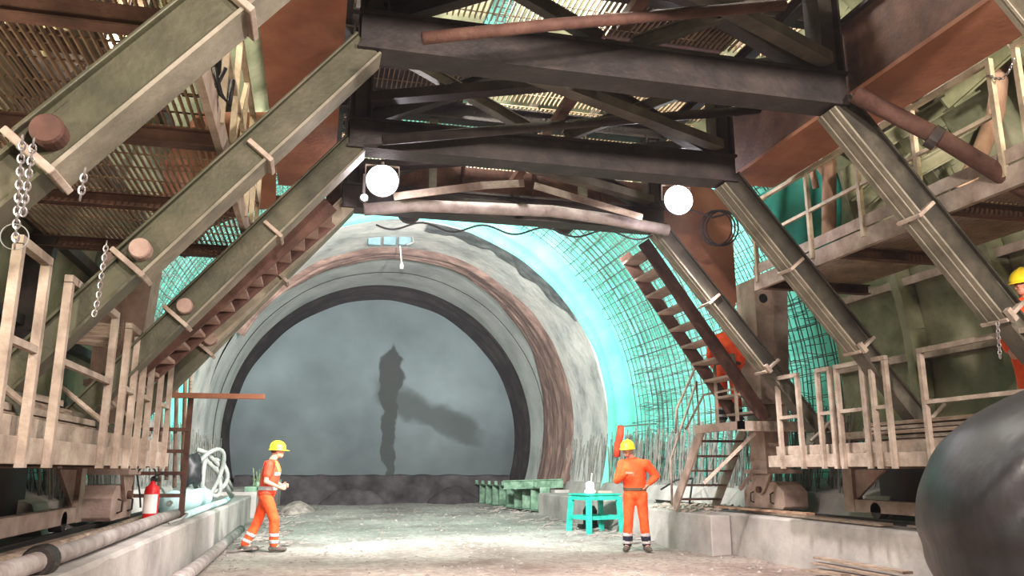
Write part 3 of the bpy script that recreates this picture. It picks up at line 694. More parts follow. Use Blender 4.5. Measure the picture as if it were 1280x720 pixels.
for x in (6.05, 6.8): MB().bar((x, 11.95, 1.93), (x, 13.1, .66), .03, .2, (1, 0, 0)).build('stringer', 'bogie', t)
for k in range(5):
    u = (k+.7)/5.4; yy = 11.95+1.15*u; z = 1.93-1.27*u
    MB().box(6.06, 6.79, yy-.14, yy+.14, z-.03, z).build('tread', 'rust_dark', t)
MB().path([(6.03, 12.0, 1.95), (6.03, 12.0, 2.7), (6.03, 13.1, 1.5), (6.03, 13.15, .7)], .02, 8).build('hand_rail', 'pale_steel', t, smooth=True)

# ------------------------------------------------------------------ flood lamps
def flood(px, py, Y, lab):
    c = P(px, py, Y=Y)
    t = thing('flood_lamp', lab, 'flood lamp', c, 'flood lamps under the gantry')
    ax = (V((CX, 0, 1.5))-c).normalized(); ax = V((-.08 if c.x > 2 else -.03, -1, -.12)).normalized()
    m = MB(); m.lathe([(.12, .22), (.18, .10), (.19, .02), (.19, 0)], c, 24, -ax*-1 if False else -ax); m.build('lamp_housing', 'dark_steel', t, smooth=False)
    m = MB(); m.lathe([(.18, 0), (.18, .012), (.12, .03), (.03, .036)], c, 24, ax); m.build('lamp_lens', 'lens', t, smooth=True)
    m = MB(); m.path([c+V((-.19, .06, 0)), c+V((-.19, .06, .2)), c+V((.19, .06, .2)), c+V((.19, .06, 0))], .014, 6); m.tube(c+V((0, .06, .2)), (c.x, c.y+.06, max(4.75, c.z+.25)), .02, 8); m.build('bracket', 'pale_steel', t)
    return c
L1 = flood(478, 226, 8.8, 'glaring white flood lamp by the dark sleeves, above the wet stain')
L2 = flood(848, 250, 8.8, 'glaring white flood lamp at the stair side of the gantry')
m = MB(); cc = P(455, 247, Y=8.7); m.lathe([(.03, .1), (.05, .05), (.05, 0)], cc, 14, V((0, 1, 0)))
t = thing('small_lamp', 'tiny round spot lamp just below and beside the flood lamp with the sleeves', 'lamp', cc)
m.build('lamp_housing', 'black', t); MB().lathe([(.035, 0), (.035, .008)], cc, 14, V((0, -1, 0))).build('lamp_lens', 'tube_light', t)
MB().bar(cc+V((0, .1, 0)), (cc.x, cc.y+.1, 4.6), .03, .03).build('bracket', 'dark_steel', t)
def light(kind, name, loc, energy, col, **k):
    d = bpy.data.lights.new(name, kind); d.energy = energy; d.color = col
    o = bpy.data.objects.new(name, d); C.objects.link(o); o.location = loc
    if 'aim' in k: o.rotation_euler = (V(k['aim'])-V(loc)).to_track_quat('-Z', 'Y').to_euler()
    if kind == 'SPOT': d.spot_size = math.radians(k.get('size', 120)); d.spot_blend = .6; d.shadow_soft_size = k.get('r', .12)
    if kind == 'POINT': d.shadow_soft_size = k.get('r', .1)
    if kind == 'AREA': d.size = k.get('r', .5)
    return o
WH = (1.0, .985, .97)
for c in (L1, L2):
    light('SPOT', 'flood_beam', (c.x, c.y-.12, c.z-.1), 1350, (1.0, .90, .90), aim=(CX+.5*(c.x-CX), 9.8, 0), size=115)
    light('POINT', 'flood_spill', (c.x, c.y-.25, c.z-.12), 30, (1.0, .86, .95), r=.12)
# added unseen lamps on the front of the gantry to light the end wall
for (x, z) in ((1.1, 4.72), (3.3, 4.72)):
    c = V((x, 10.45, z))
    t = thing('added_front_lamp', 'added hidden flood lamp on the far side of the gantry shining on the end wall, ' + ('sleeve side' if x < 2 else 'stair side'), 'flood lamp', c, 'added flood lamps on the gantry front')
    MB().lathe([(.10, -.2), (.155, -.08), (.165, 0)], c, 20, V((0, 1, 0))).build('lamp_housing', 'dark_steel', t)
    MB().tube(c+V((0, -.1, .1)), (c.x, c.y-.22, 4.95), .02, 8).build('bracket', 'dark_steel', t)
    light('SPOT', 'added_front_beam', (x, 10.65, z), 4300, WH, aim=(2.5, 31, 4.2), size=62)
    light('SPOT', 'added_front_spill', (x, 10.65, z-.05), 4200, WH, aim=(2.5, 22, 6.2), size=158)
# work lights behind the viewer, hung under the gantry
for (x, y, z, e) in ((.9, -1.2, 3.9, 1900), (3.9, -1.0, 3.9, 2700)):
    t = thing('work_light', 'work light hanging under the gantry behind the viewer ' + ('near the chain side' if x < 2 else 'near the black hood'), 'lamp', (x, y, z), 'work lights out of view')
    MB().lathe([(.14, 0), (.14, .1), (.08, .16)], (x, y, z), 18, V((0, -1, .4))).build('lamp_housing', 'dark_steel', t)
    light('SPOT', 'work_beam', (x, y+.2, z-.1), e, (1.0, .87, .80), aim=(x*.6+1.2, 9.5, .6), size=140, r=.2)
# unseen yellowish lights around the upper walkways, white above the top deck
light('POINT', 'unseen_walkway_light', (6.2, 3.2, 5.4), 130, (1.0, .88, .60), r=.1)
light('POINT', 'unseen_walkway_light', (-1.6, 5.6, 5.7), 200, (1.0, .86, .62), r=.1)
light('POINT', 'unseen_walkway_light', (-2.3, 3.3, 2.7), 110, (1.0, .88, .66), r=.1)  # added below the slatted deck to brighten its underside
light('POINT', 'unseen_walkway_light', (-1.9, 6.8, 4.9), 60, (1.0, .82, .62), r=.1)
light('POINT', 'deck_light', (1.7, 8.5, 7.2), 1500, (1.0, .98, .9), r=.15)
light('POINT', 'deck_light', (3.4, 6.0, 7.2), 700, (1.0, .98, .9), r=.15)
# ------------------------------------------------------------------ chains
def chain(pts, lab, r=.0042, pitch=.027, wid=.012, group=None):
    m = MB(); pts = [V(p) for p in pts]; seg = []
    tot = sum((b-a).length for a, b in zip(pts, pts[1:])); n = int(tot/pitch)
    def at(s_):
        for a, b in zip(pts, pts[1:]):
            L = (b-a).length
            if s_ <= L: return a+(b-a)*(s_/L), (b-a).normalized()
            s_ -= L
        return pts[-1], (pts[-1]-pts[-2]).normalized()
    for k in range(n+1):
        c, d = at(k*pitch); x = V((1, .3, 0)); x = (x-d*x.dot(d)).normalized(); y = d.cross(x)
        s_ = x if k % 2 else y
        loop = []
        for q in range(12):
            a = 2*math.pi*q/12; loop.append(c + d*(math.sin(a)*pitch*.72) + s_*(math.cos(a)*wid))
        m.path(loop, r, 5, False, closed=True)
    return tag(m.build('chain', 'galv', fixn=False), lab, 'chain', group or 'hanging chains')
pA = P(42, 178, Y=3.42); pB = P(22, 310, Y=3.42)
chain([pA, pA.lerp(pB, .7)], 'long galvanised chain doubled up, hanging from the biggest pin at the left edge')
chain([pA+V((-.035, -.02, 0)), pB+V((-.01, 0, 0))], 'single strand of galvanised chain reaching lowest, beside the big pin at the left edge')
pC = P(106, 215, Y=3.5); chain([pC, P(100, 250, Y=3.5)], 'short stub of chain hanging under the collar of the biggest sleeve')
pD = P(133, 305, Y=5.36); chain([pD, P(123, 372, Y=5.36), P(118, 392, Y=5.36)], 'thin dark chain hanging beside the second pin', r=.0045, pitch=.03, wid=.013)
pE = P(1247, 405, Y=5.4); chain([pE, P(1250, 446, Y=5.4)], 'short chain hanging below the sleeve end at the right edge', r=.0045, pitch=.03, wid=.013)
a = V((mir(1, 3.0), 4.98, 4.5)); b = V((mir(1, 3.0), 4.72, 4.5))
chain([a, a.lerp(b, .25)+V((0,0,-.07)), a.lerp(b, .5)+V((0,0,-.1)), a.lerp(b, .75)+V((0,0,-.07)), b], 'fine chain sagging across the gap of the upper guard rail', r=.004, pitch=.022, wid=.009)
# ------------------------------------------------------------------ big pipes and poles at the right
strut('scaffold_tube', [P(1068,118,Y=5.45), P(1180,175,Y=5.2), P(1290,242,Y=4.95)], .075, 'rust_dark', 'thick rusty tube slanting down to the right edge from the beam corner', 'tube')
m = MB(); ca = P(1168,172,Y=5.2); m.lathe([(.10, -.04), (.10, .04)], ca, 14, P(1290,242,Y=4.95)-P(1068,118,Y=5.45)); tag(m.build('pipe_coupler', 'dark_steel'), 'dark coupling clamp around the thick rusty tube', 'coupling')
pts = [P(1240,42,Y=6.3), P(1251,85,Y=6.3), P(1245,140,Y=6.25), P(1222,200,Y=6.2), P(1199,243,Y=6.1)]
t = thing('bent_duct', 'tan curved hose pipe hanging behind the upper guard rail, open end down', 'hose', pts[-1])
MB().path(pts, .085, 14, False).build('duct_wall', 'pole_wood', t, smooth=True)
MB().lathe([(.075, 0), (.075, .03)], pts[-1]+V((0, 0, .01)), 14, pts[-1]-pts[-2]).build('duct_mouth', 'black', t)
for k, (xa, ya, xb, yb, Y, r) in enumerate(((1037,168,1036,300,7.6,.08), (1010,190,1020,235,7.9,.04), (1120,120,1165,160,6.9,.045), (1010,190,1040,230,8.0,.04))):
    strut('timber_pole', [P(xa,ya,Y=Y), P(xb,yb,Y=Y)], r, 'pole_wood', ['pale upright timber post beside the turquoise sheet on the upper walkway', 'thin tan pole leaning beside the upright timber post', 'tan pole slanting behind the thick rusty tube', 'crossing thin pole just by the upright timber post'][k], 'pole', group='timber poles on the upper walkway')
# olive shutter parts behind the upper walkway
t = thing('shutter_frame', 'olive green shutter framing behind the upper guard rail and poles', 'formwork', (7.0, 6.2, 3.7))
for (xa, ya, xb, yb, Y) in ((1075,255,1150,190,7.0), (1060,165,1190,90,7.2), (1100,180,1215,110,6.6), (1120,150,1200,260,6.9), (1180,130,1260,60,5.9), (1140,215,1230,165,6.4)):
    MB().hbeam(P(xa,ya,Y=Y), P(xb,yb,Y=Y), .14, .16, (0, 1, 0), .02).build('shutter_beam', 'formgreen', t)
m = MB(); q = [P(x_, y_, Y=7.25) for x_, y_ in ((1050,215), (1140,150), (1200,200), (1190,290), (1075,300))]
m.prism([(v.x, v.z) for v in q], 1, 7.25, 7.29); m.build('shutter_plate', 'formgreen', t)
t = thing('shutter_frame', 'olive green shutter framing at the top left, between the slatted deck and biggest sleeve', 'formwork', (-2.0, 7.2, 5.5))
for (xa, ya, xb, yb, Y, mt) in ((88,-20,150,100,6.6,'pale_steel'), (128,-30,165,60,7.3,'formgreen'), (158,85,185,-30,6.9,'pale_steel'), (136,80,162,-30,6.9,'pale_steel'), (185,-30,205,40,7.2,'formgreen'), (150,20,215,40,7.6,'formgreen'), (200,-20,240,60,7.4,'formgreen')):
    MB().hbeam(P(xa,ya,Y=Y), P(xb,yb,Y=Y), .08 if mt != 'formgreen' else .14, .10, (0, 1, 0), .015).build('shutter_beam', mt, t)
q = [P(x_, y_, Y=7.8) for x_, y_ in ((120,-30), (260,-30), (250,60), (180,110), (130,60))]
m = MB(); m.prism([(v.x, v.z) for v in q], 1, 7.8, 7.84); m.build('shutter_plate', 'formgreen', t)
# turquoise sheet hanging at the end of upper walkway
m = MB(); vs = []; NI, NJ = 30, 24
for j in range(NJ+1):
    for i in range(NI+1):
        u = i/NI; v = j/NJ; p_ = P(945+105*u, 205+ (40-55*u)*(1-v) + 130*v*(.6+.5*u), Y=9.1); p_.y += .06*math.sin(u*18+v)+.04*nz(u*5, v*3, 0); vs.append(p_)
m.add(vs, [(j*(NI+1)+i, j*(NI+1)+i+1, (j+1)*(NI+1)+i+1, (j+1)*(NI+1)+i) for j in range(NJ) for i in range(NI)])
M['tarp'] = ramp_mat('green blue sheet', [(28,120,108),(48,150,138)], .7, 0, 2, .2, 6)
tag(m.build('tarpaulin', 'tarp', smooth=True), 'dull turquoise sheet hanging behind the upper guard rail and timber post', 'tarpaulin')
# ------------------------------------------------------------------ horizontal rusty plank / tube sticking out left
m = MB(); a = P(207,494,Y=12.2); b = P(331,496,Y=12.2)
m.bar(a, b, .10, .07, (0, 1, 0)); tag(m.build('rusty_channel', 'rust'), 'rusty steel channel sticking out level above the walking man', 'beam')
# thin vertical rods near left stairs
for k, (x_, yt, yb_) in enumerate(((212,455,600), (222,440,610), (232,470,590), (239,460,560), (203,470,612))):
    strut('scaffold_pole', [P(x_,yt,Y=12.3+.1*k), P(x_-4,yb_,Y=12.3+.1*k)], .028, ['wood','bogie','pole_wood','wood','bogie'][k], ['tan scaffold pole behind the rusty channel, second from the railings','brown scaffold pole crossing the middle of the rusty channel foot','pale tan pole close beside the bright concrete ring','outermost thin pole before the bright concrete ring','brown scaffold pole next to the loop rails'][k], 'pole', group='scaffold poles by the rusty channel')
t = thing('access_ladder', 'brown steel ladder frame behind the fire extinguisher', 'ladder', (-1.9, 12.2, .65))
for x_ in (-2.4, -1.72): MB().bar((x_, 12.2, .65), (x_-.02, 12.3, 2.3), .07, .07).build('side_rail', 'rust_dark', t)
for z_ in (.95, 1.25, 1.55, 1.85): MB().bar((-2.4, 12.22, z_), (-1.72, 12.22, z_), .06, .05).build('rung', 'rust_dark', t)

# ------------------------------------------------------------------ left bench: pipes, extinguisher, roll, hose
m = MB(); pts = [(-1.72, 4.0, .76), (-1.72, 7.4, .75), (-1.74, 9.2, .75), (-1.78, 11.4, .74), (-1.72, 13.4, .73)]
t = thing('service_pipe', 'long dusty grey pipe lying on the bench in front of the fire extinguisher', 'pipe', (-1.7, 8, .7))
MB().path([(-1.70, 3.2, .72), (-1.70, 7.0, .715), (-1.73, 9.2, .72), (-1.80, 11.0, .71), (-1.78, 12.6, .70)], .065, 14).build('pipe_body', 'pipe', t, smooth=True)
MB().lathe([(.09, -.09), (.105, -.07), (.105, .07), (.09, .09)], (-1.70, 6.1, .715), 18, V((0, 1, 0))).build('pipe_coupling', 'dark_steel', t)
t = thing('service_pipe', 'thinner dusty pipe lying behind the long bench pipe', 'pipe', (-2.0, 8, .7))
MB().path([(-2.02, 3.2, .69), (-2.0, 8.0, .69), (-2.12, 12.2, .69)], .04, 10).build('pipe_body', 'wood', t, smooth=True)
strut('wooden_board', [(-2.2, 4.0, .665), (-2.18, 9.8, .665)], 0, 'wood', 'weathered board lying along the rail on the extinguisher-side bench', 'board', flat=(.16,.03))
strut('wooden_board', [(-1.9, 5.0, .655), (-1.86, 9.3, .655)], 0, 'wood', 'narrow board between the two bench pipes', 'board', flat=(.09,.025))
# pipe on the floor beside left wall
t = thing('floor_pipe', 'grey pipe lying on the floor at the side wall, behind the walking man', 'pipe', (-1.38, 14, .08))
MB().path([(-1.38, 8.0, .10), (-1.36, 12, .09), (-1.36, 18.0, .10)], .085, 14).build('pipe_body', 'pipe', t, smooth=True)
MB().lathe([(.09, -.05), (.105, -.04), (.105, .04), (.09, .05)], (-1.37, 10.0, .095), 16, V((0, 1, 0))).build('pipe_coupling', 'pipe', t)
# extinguisher
ex = (-1.93, 11.1, .64)
t = thing('fire_extinguisher', 'red fire extinguisher with white label standing on the bench', 'fire extinguisher', ex)
MB().lathe([(.085, 0), (.09, .02), (.09, .40), (.075, .45), (.035, .48), (.03, .52)], ex, 24).build('cylinder_body', 'red_paint', t, smooth=True)
m = MB(); n = 10
vs = [(ex[0]+.0915*math.cos(a), ex[1]+.0915*math.sin(a), ex[2]+z) for z in (.13, .36) for a in [math.radians(200+130*k/n) for k in range(n+1)]]
m.add(vs, [(k, k+1, n+2+k, n+1+k) for k in range(n)]); m.build('label_sticker', 'label_white', t)
MB().box(ex[0]-.03, ex[0]+.05, ex[1]-.02, ex[1]+.02, ex[2]+.51, ex[2]+.56).build('valve', 'black', t)
MB().bar(V(ex)+V((-.02, 0, .56)), V(ex)+V((.11, -.02, .62)), .02, .02).build('handle', 'black', t)
MB().path([V(ex)+V((-.03, 0, .54))]+[V(ex)+V((-.03+.11*math.cos(a)-.05, -.02, .60+.10*math.sin(a))) for a in [math.radians(-20+200*k/10) for k in range(11)]]+[V(ex)+V((-.13, -.03, .35)), V(ex)+V((-.11, -.03, .2))], .011, 6).build('discharge_hose', 'cable', t, smooth=True)
# stored stuff on the left platform
t = thing('cable_reel', 'rusty round reel on the platform edge behind the tall loop rail', 'reel', P(42, 547, X=-1.9))
MB().lathe([(.02, -.05), (.13, -.05), (.13, -.04), (.07, -.04), (.07, .04), (.13, .04), (.13, .05), (.02, .05)], P(42, 547, X=-1.9), 24, V((1, -.6, 0))).build('reel_body', 'rust_dark', t)
for k in range(4):
    a = V((-1.95-.05*k, 4.6, 1.62+.06*k)); tag(MB().bar(a, a+V((.05*(k % 2), 3.2-.3*k, 0)), .3, .045).build('timber_board', ('wood', 'pale_steel')[k % 2]), ('lowest', 'second', 'third', 'topmost')[k] + ' board in the pile on the platform of the extinguisher side', 'board', 'board pile on the extinguisher side')
m = MB(); q = [P(x_, y_, Y=8.9) for x_, y_ in ((88,398), (152,407), (146,436), (84,428))]; m.prism([(v.x, v.z) for v in q], 1, 8.9, 8.94)
tag(m.build('plywood_board', 'wood'), 'tan wooden panel behind the wide loop rail and second sleeve', 'board')
# fleece roll
t = thing('fleece_roll', 'pale blue roll of fleece lying on the side wall behind the walking man', 'roll', (-1.95, 14.6, .65))
a = V((-2.05, 13.3, .80)); b = V((-1.9, 16.2, .80))
MB().path([a.lerp(b, k/10)+V((0, 0, .01*math.sin(k*2))) for k in range(11)], lambda u: .17+.01*math.sin(u*17), 20).build('roll_body', 'roll', t, smooth=True)
MB().path([a+V((.05*math.cos(q*.7)*(1-q/22), -.006, .05*math.sin(q*.7)*(1-q/22)))+V((0,-.01,0)) for q in range(20)], .008, 5).build('roll_core', 'hose', t)
strut('wrapped_hose', [(-1.68, 12.3, .68), (-1.66, 14.5, .69), (-1.62, 17.0, .70), (-1.66, 19.0, .74)], .05, 'roll', 'pale blue wrapped hose along the wall edge beside the fleece roll', 'hose')
# coiled hoses
t = thing('hose_coil', 'thick pale hose coiled against the starter bars behind the fleece roll', 'hose', (-2.6, 17.5, .65))
hc_ = P(264, 594, Y=16.2); pts = []
for k in range(110):
    a = k/110*2*math.pi*3.6; r = .30+.24*(k/110); pts.append(V((hc_.x+.12*math.sin(a*1.3)+r*.45*math.cos(a), hc_.y+.5*r*math.cos(a)-.3*k/110, hc_.z+r*math.sin(a)*.9)))
MB().path(pts, .042, 8).build('coil', 'hose', t, smooth=True)
for dz in (0, .13):
    pts = [P(246, 562, Y=15.8), P(258, 566, Y=15.9), P(272, 580, Y=16.2), P(284, 600, Y=16.6), P(290, 612, Y=17)]
    pts = [p_+V((0, 0, -dz)) for p_ in pts]; MB().path(pts, .045, 8).build('hose_end', 'hose', t, smooth=True)
def blob(name, mat, c, r, lab, cat, seed, n=16, flat=.6):
    m = MB(); k = 10; vs = []
    for i in range(k+1):
        th = math.pi*i/k
        for j in range(n):
            ph = 2*math.pi*j/n; d = V((math.sin(th)*math.cos(ph), math.sin(th)*math.sin(ph), math.cos(th)))
            q = 1+.55*nz(d.x*1.7+seed, d.y*1.7, d.z*1.7)
            vs.append((c[0]+r[0]*q*d.x, c[1]+r[1]*q*d.y, c[2]+r[2]*q*d.z))
    m.add(vs, [(i*n+j, (i+1)*n+j, (i+1)*n+(j+1) % n, i*n+(j+1) % n) for i in range(k) for j in range(n)])
    o = m.build(name, mat, smooth=True); return tag(o, lab, cat)
_q = P(238, 588, Y=15.2)
blob('plastic_bag', 'black', (_q.x, 15.2, _q.z), (.2, .2, .26), 'crumpled black plastic sack leaning on the hose coil', 'sack', 3)
blob('plastic_sheet', 'hose', (-2.55, 18.6, .82), (.4, .6, .16), 'crumpled grey sheeting heaped under the hose coil', 'sheeting', 8)
strut('floor_scraper', [(-1.95, 17.6, .86), (-1.75, 20.0, .98)], .035, 'black', 'black bar lying across the bench beyond the fleece roll', 'bar')
# small hose loop on the left wall edge
MBq = MB().path([(-1.62, 10.6, .68), (-1.55, 11.0, .70), (-1.56, 11.6, .73), (-1.64, 12.0, .71), (-1.7, 12.4, .70)], .018, 6)
tag(MBq.build('rubber_hose', 'hose', smooth=True), 'thin pale hose draped over the wall edge in front of the extinguisher', 'hose')

# ------------------------------------------------------------------ green formwork boards
def green_form(name, a, b, z0, z1, n, lab, depthdir):
    a = V(a); b = V(b); d = (b-a); L = d.length; d.normalize(); nn = V(depthdir).normalized()
    t = thing(name, lab, 'formwork', a, 'green edge formwork')
    MB().bar(V((a.x, a.y, 0))+nn*.3+V((0,0,(z0+z1)/2)), V((b.x, b.y, 0))+nn*.3+V((0,0,(z0+z1)/2)), .03, z1-z0, nn).build('back_plate', 'formsteel', t)
    for z in (z0+.02, z1-.02): MB().bar(V((a.x, a.y, z))+nn*.15, V((b.x, b.y, z))+nn*.15, .30, .04, nn).build('flange', 'formsteel', t)
    for k in range(n+1):
        p_ = a+d*(L*k/n); m = MB(); m.bar(V((p_.x, p_.y, z0))+nn*.15, V((p_.x, p_.y, z1))+nn*.15, .30, .04, nn); m.build('stiffener', 'formsteel', t)
        if k < n: 
            p2 = a+d*(L*(k+.5)/n); m = MB(); m.bar(V((p2.x, p2.y, z1+.12)), V((p2.x, p2.y, z1)), .10, .06, nn); m.build('bracket', 'formsteel', t)
    return t
green_form('edge_formwork', (6.52, 23.3, 0), (5.85, 30.0, 0), .1, .80, 9, 'row of green ribbed steel formwork boxes on the floor, left of the turquoise table', (.98, .1, 0))
green_form('edge_formwork', (-1.42, 23.2, 0), (-1.02, 29.6, 0), .1, .85, 9, 'row of green ribbed steel formwork boxes behind the walking man', (-1, 0, 0))
t = thing('steel_channel', 'pale green steel channel laid on top of the formwork boxes near the table', 'beam', (6.8, 24, .9))
a = P(630, 606, Y=24.6); b = P(704, 604, Y=23.2)
MB().hbeam(a, b, .12, .26, (0, 1, 0), .03).build('beam_body', 'formsteel', t)
# spiky tops on the left green formwork
m = MB()
for k in range(60):
    y = random.uniform(24, 29.5); x = -1.4+.4*(y-23)/6.4+random.uniform(-.3, 0); m.path([(x, y, .85), (x+random.uniform(-.08, .08), y+random.uniform(-.1, .1), random.uniform(1.0, 1.35))], .02, 4, False)
M['mossy'] = ramp_mat('green dusted bar', [(70,92,66),(120,140,104)], .8, 0, 6, 0)
tag(m.build('bar_stubs', 'mossy', fixn=False), 'short green dusted bar stubs sticking up behind the walking man', 'rebar', kind='stuff')

# ------------------------------------------------------------------ turquoise table
def tp(x, y): p_ = P(x, y, Z=0); return p_
A = tp(737, 668); B = tp(718, 662); D = tp(775, 664); 
e1 = (D-A); e1.z = 0; e2 = V((-e1.y, e1.x, 0)).normalized(); e1n = e1.normalized()
A = V((A.x, A.y, 0)); W_, Dp, H_ = .78, .62, .80
e1n = V((math.cos(math.radians(18)), math.sin(math.radians(18)), 0)); e2 = V((-e1n.y, e1n.x, 0))
t = thing('work_table', 'turquoise painted steel work table beside the standing man', 'table', A)
cor = [A, A+e1n*W_, A+e1n*W_+e2*Dp, A+e2*Dp]
fz = floor_z(A.x, A.y)
for k, c in enumerate(cor):
    o = (e1n*(-1 if k in (0, 3) else 1) + e2*(-1 if k in (0, 1) else 1))*.05
    MB().bar(c+V((0, 0, fz-.02))+o, c+V((0, 0, H_-.06)), .10, .085, e1n).build('leg', 'teal_paint', t, bevel=.006)
for k in range(4):
    a, b = cor[k], cor[(k+1) % 4]
    MB().bar(a+V((0, 0, .32)), b+V((0, 0, .32)), .04, .08).build('stretcher', 'teal_paint', t)
    MB().bar(a+V((0, 0, H_-.08)), b+V((0, 0, H_-.08)), .05, .09).build('apron', 'teal_paint', t)
ctr = (cor[0]+cor[2])/2
m = MB(); q = [ctr+(c-ctr)*1.14 for c in cor]; m.prism([(v.x, v.y) for v in q], 2, H_-.03, H_+.005); m.build('tabletop', 'teal_paint', t, bevel=.006)
# things on the table
c = ctr+e1n*-.12+V((0, 0, H_+.005))
t = thing('survey_instrument', 'pale dusty instrument on the turquoise table with thin spike on top', 'tool', c)
MB().lathe([(.12, 0), (.13, .03), (.12, .06), (.09, .09), (.10, .14), (.09, .22), (.04, .25)], c, 14).build('body', 'label_white', t, smooth=True)
MB().tube(c+V((.03, 0, .24)), c+V((.05, 0, .42)), .012, 6).build('spike', 'label_white', t)
c2 = ctr+e1n*.25+V((0, 0, H_+.005))
m = MB(); m.box(c2.x-.16, c2.x+.16, c2.y-.1, c2.y+.1, c2.z, c2.z+.05); tag(m.build('tool_tray', 'bogie', bevel=.01), 'flat dusty tray on the turquoise table, next to the instrument', 'tray')
m = MB(); c3 = ctr+V((.2, .9, .0)); c3.z = floor_z(c3.x, c3.y)
t = thing('pump_unit', 'small black and grey pump on the floor behind the turquoise table', 'pump', c3)
MB().lathe([(.14, 0), (.16, .05), (.16, .40), (.10, .5)], c3, 16).build('motor', 'black', t); MB().box(c3.x-.25, c3.x+.22, c3.y-.15, c3.y+.15, c3.z, c3.z+.1).build('base_plate', 'black', t)
# hanging orange sling on rebar right of table
a = P(776, 533, X=6.9); b = P(771, 570, X=6.9)
t = thing('hanging_sling', 'orange folded sling hanging from a bar above the turquoise table', 'sling', a)
MB().path([a, a.lerp(b, .3)+V((.02, 0, 0)), a.lerp(b, .7)+V((-.02, 0, 0)), b], .085, 8).build('sling_band', 'orange_red', t, smooth=True)
MB().path([a+V((.05, 0, 0)), a+V((.9, 0, .08))], .015, 6).build('holding_bar', 'rebar', t)
# block with chips
m = MB(); m.box(6.1, 6.44, 11.9, 14.6, -.05, .60); tag(m.build('concrete_block', 'concrete', bevel=.02), 'grey concrete block beside the standing man, rubble on top', 'block')
m = MB()
for k in range(70):
    x = random.uniform(6.15, 7.1); y = random.uniform(12.2, 14.8); s_ = random.uniform(.03, .08)
    if x > 6.42: zb = .64
    else: zb = .60
    m.bar((x-s_, y-s_*random.uniform(-1, 1), zb+.01), (x+s_, y+s_*random.uniform(-1, 1), zb+random.uniform(.02, .07)), s_, .025)
tag(m.build('wood_chips', 'chips', fixn=False), 'pale wood chips heaped on the wall top at the foot of the lower stairs', 'debris', kind='stuff')
pts = [P(905, 598, Y=13.6), P(868, 606, Y=13.6), P(842, 618, Y=13.4), P(830, 640, Y=12.4)]
strut('rubber_cable', [P(826,612,Y=15.0), P(845,600,Y=14.8), P(866,598,Y=14.6), P(862,628,Y=13.0)], .018, 'cable', 'black cable sagging from the stairs to the concrete block', 'cable')
# planks on right wall top and floor
def plank(a, b, w, h, lab, mat='wood'):
    return strut('wooden_plank', [a, b], 0, mat, lab, 'plank', flat=(w, h), group='loose planks')
plank((6.62, 8.5, .665), (6.78, 11.9, .665), .18, .035, 'long plank on the side wall edge beside the rail, under the bogie')
plank((6.75, 10.2, .70), (6.6, 12.6, .70), .14, .03, 'tan plank on top of another plank at the foot of the lower stairs', 'pole_wood')
plank((6.6, 12.7, .66), (6.95, 13.7, .66), .12, .03, 'short plank lying askew at the foot of the lower stairs')
plank((6.85, 4.8, .66), (6.8, 8.3, .66), .13, .03, 'narrow plank on the side wall between black hood and bogie')
for k, (p0, p1, X_) in enumerate((((1020,712), (1105,726), 6.22), ((1019,704), (1118,722), 6.26), ((1022,697), (1135,716), 6.30), ((1006,713), (1058,719), 6.05))):
    a = P(*p0, X=X_); b = P(*p1, X=X_); plank(a, b, .13, .03, ['bottom board of the small board stack on the floor before the black hood', 'middle board of the stack on the floor before the black hood', 'topmost board of the stack on the floor before the black hood', 'short broken board at the front of the floor stack'][k])
# stack of planks / bags on right platform
for k in range(7):
    z = 1.50+.05*k; ya = 6.2+.08*random.uniform(-1, 1); yb = 8.1+.2*random.uniform(-1, 1)
    m = MB(); m.bar((6.35+.05*random.uniform(-1, 1), ya, z), (6.42+.05*random.uniform(-1, 1), yb, z), .42, .038)
    words = ['lowest', 'second lowest', 'third from the bottom', 'middle', 'third from the top', 'second from the top', 'topmost'][k]
    tag(m.build('timber_board', 'pale_steel' if k % 2 else 'wood', bevel=.004), words + ' board in the stack on the platform behind the loop rails', 'board', 'board stack on the platform')
# ------------------------------------------------------------------ black plastic hood, lower right
def hood():
    m = MB(); n, k = 120, 80; vs = []
    c = V((4.73, 4.0, .93)); d0 = V((-.80, -.50, .32)).normalized(); tx = V((.45, -.35, .8)); tx = (tx-d0*tx.dot(d0)).normalized(); ty = d0.cross(tx)
    for i in range(k+1):
        th = math.pi*i/k
        for j in range(n):
            ph = 2*math.pi*j/n; d = V((math.sin(th)*math.cos(ph), math.sin(th)*math.sin(ph), math.cos(th)))
            q = 1+.06*nz(d.x*1.3, d.y*1.3, d.z*1.3+2)+.012*nz(d.x*4, d.y*4, d.z*4)
            if d.dot(d0) > 0:
                u, w_ = d.dot(tx), d.dot(ty); cu = w_-.5*u*u
                q -= .11*math.exp(-((u-.12)/.34)**2-(cu/.07)**2); q += .05*math.exp(-((u-.1)/.4)**2-((cu-.15)/.08)**2)
                q -= .02*math.exp(-((d.z+.1)/.08)**2)
            vs.append((c.x+1.20*d.x*q, c.y+.98*d.y*q, max(.0, c.z+.93*d.z*q)))
    m.add(vs, [(i*n+j, (i+1)*n+j, (i+1)*n+(j+1) % n, i*n+(j+1) % n) for i in range(k) for j in range(n)])
    o = m.build('plastic_hood', 'black_rubber', smooth=True); return tag(o, 'big glossy black rounded plastic hood with a dent, bottom right corner', 'plastic hood')
hood()
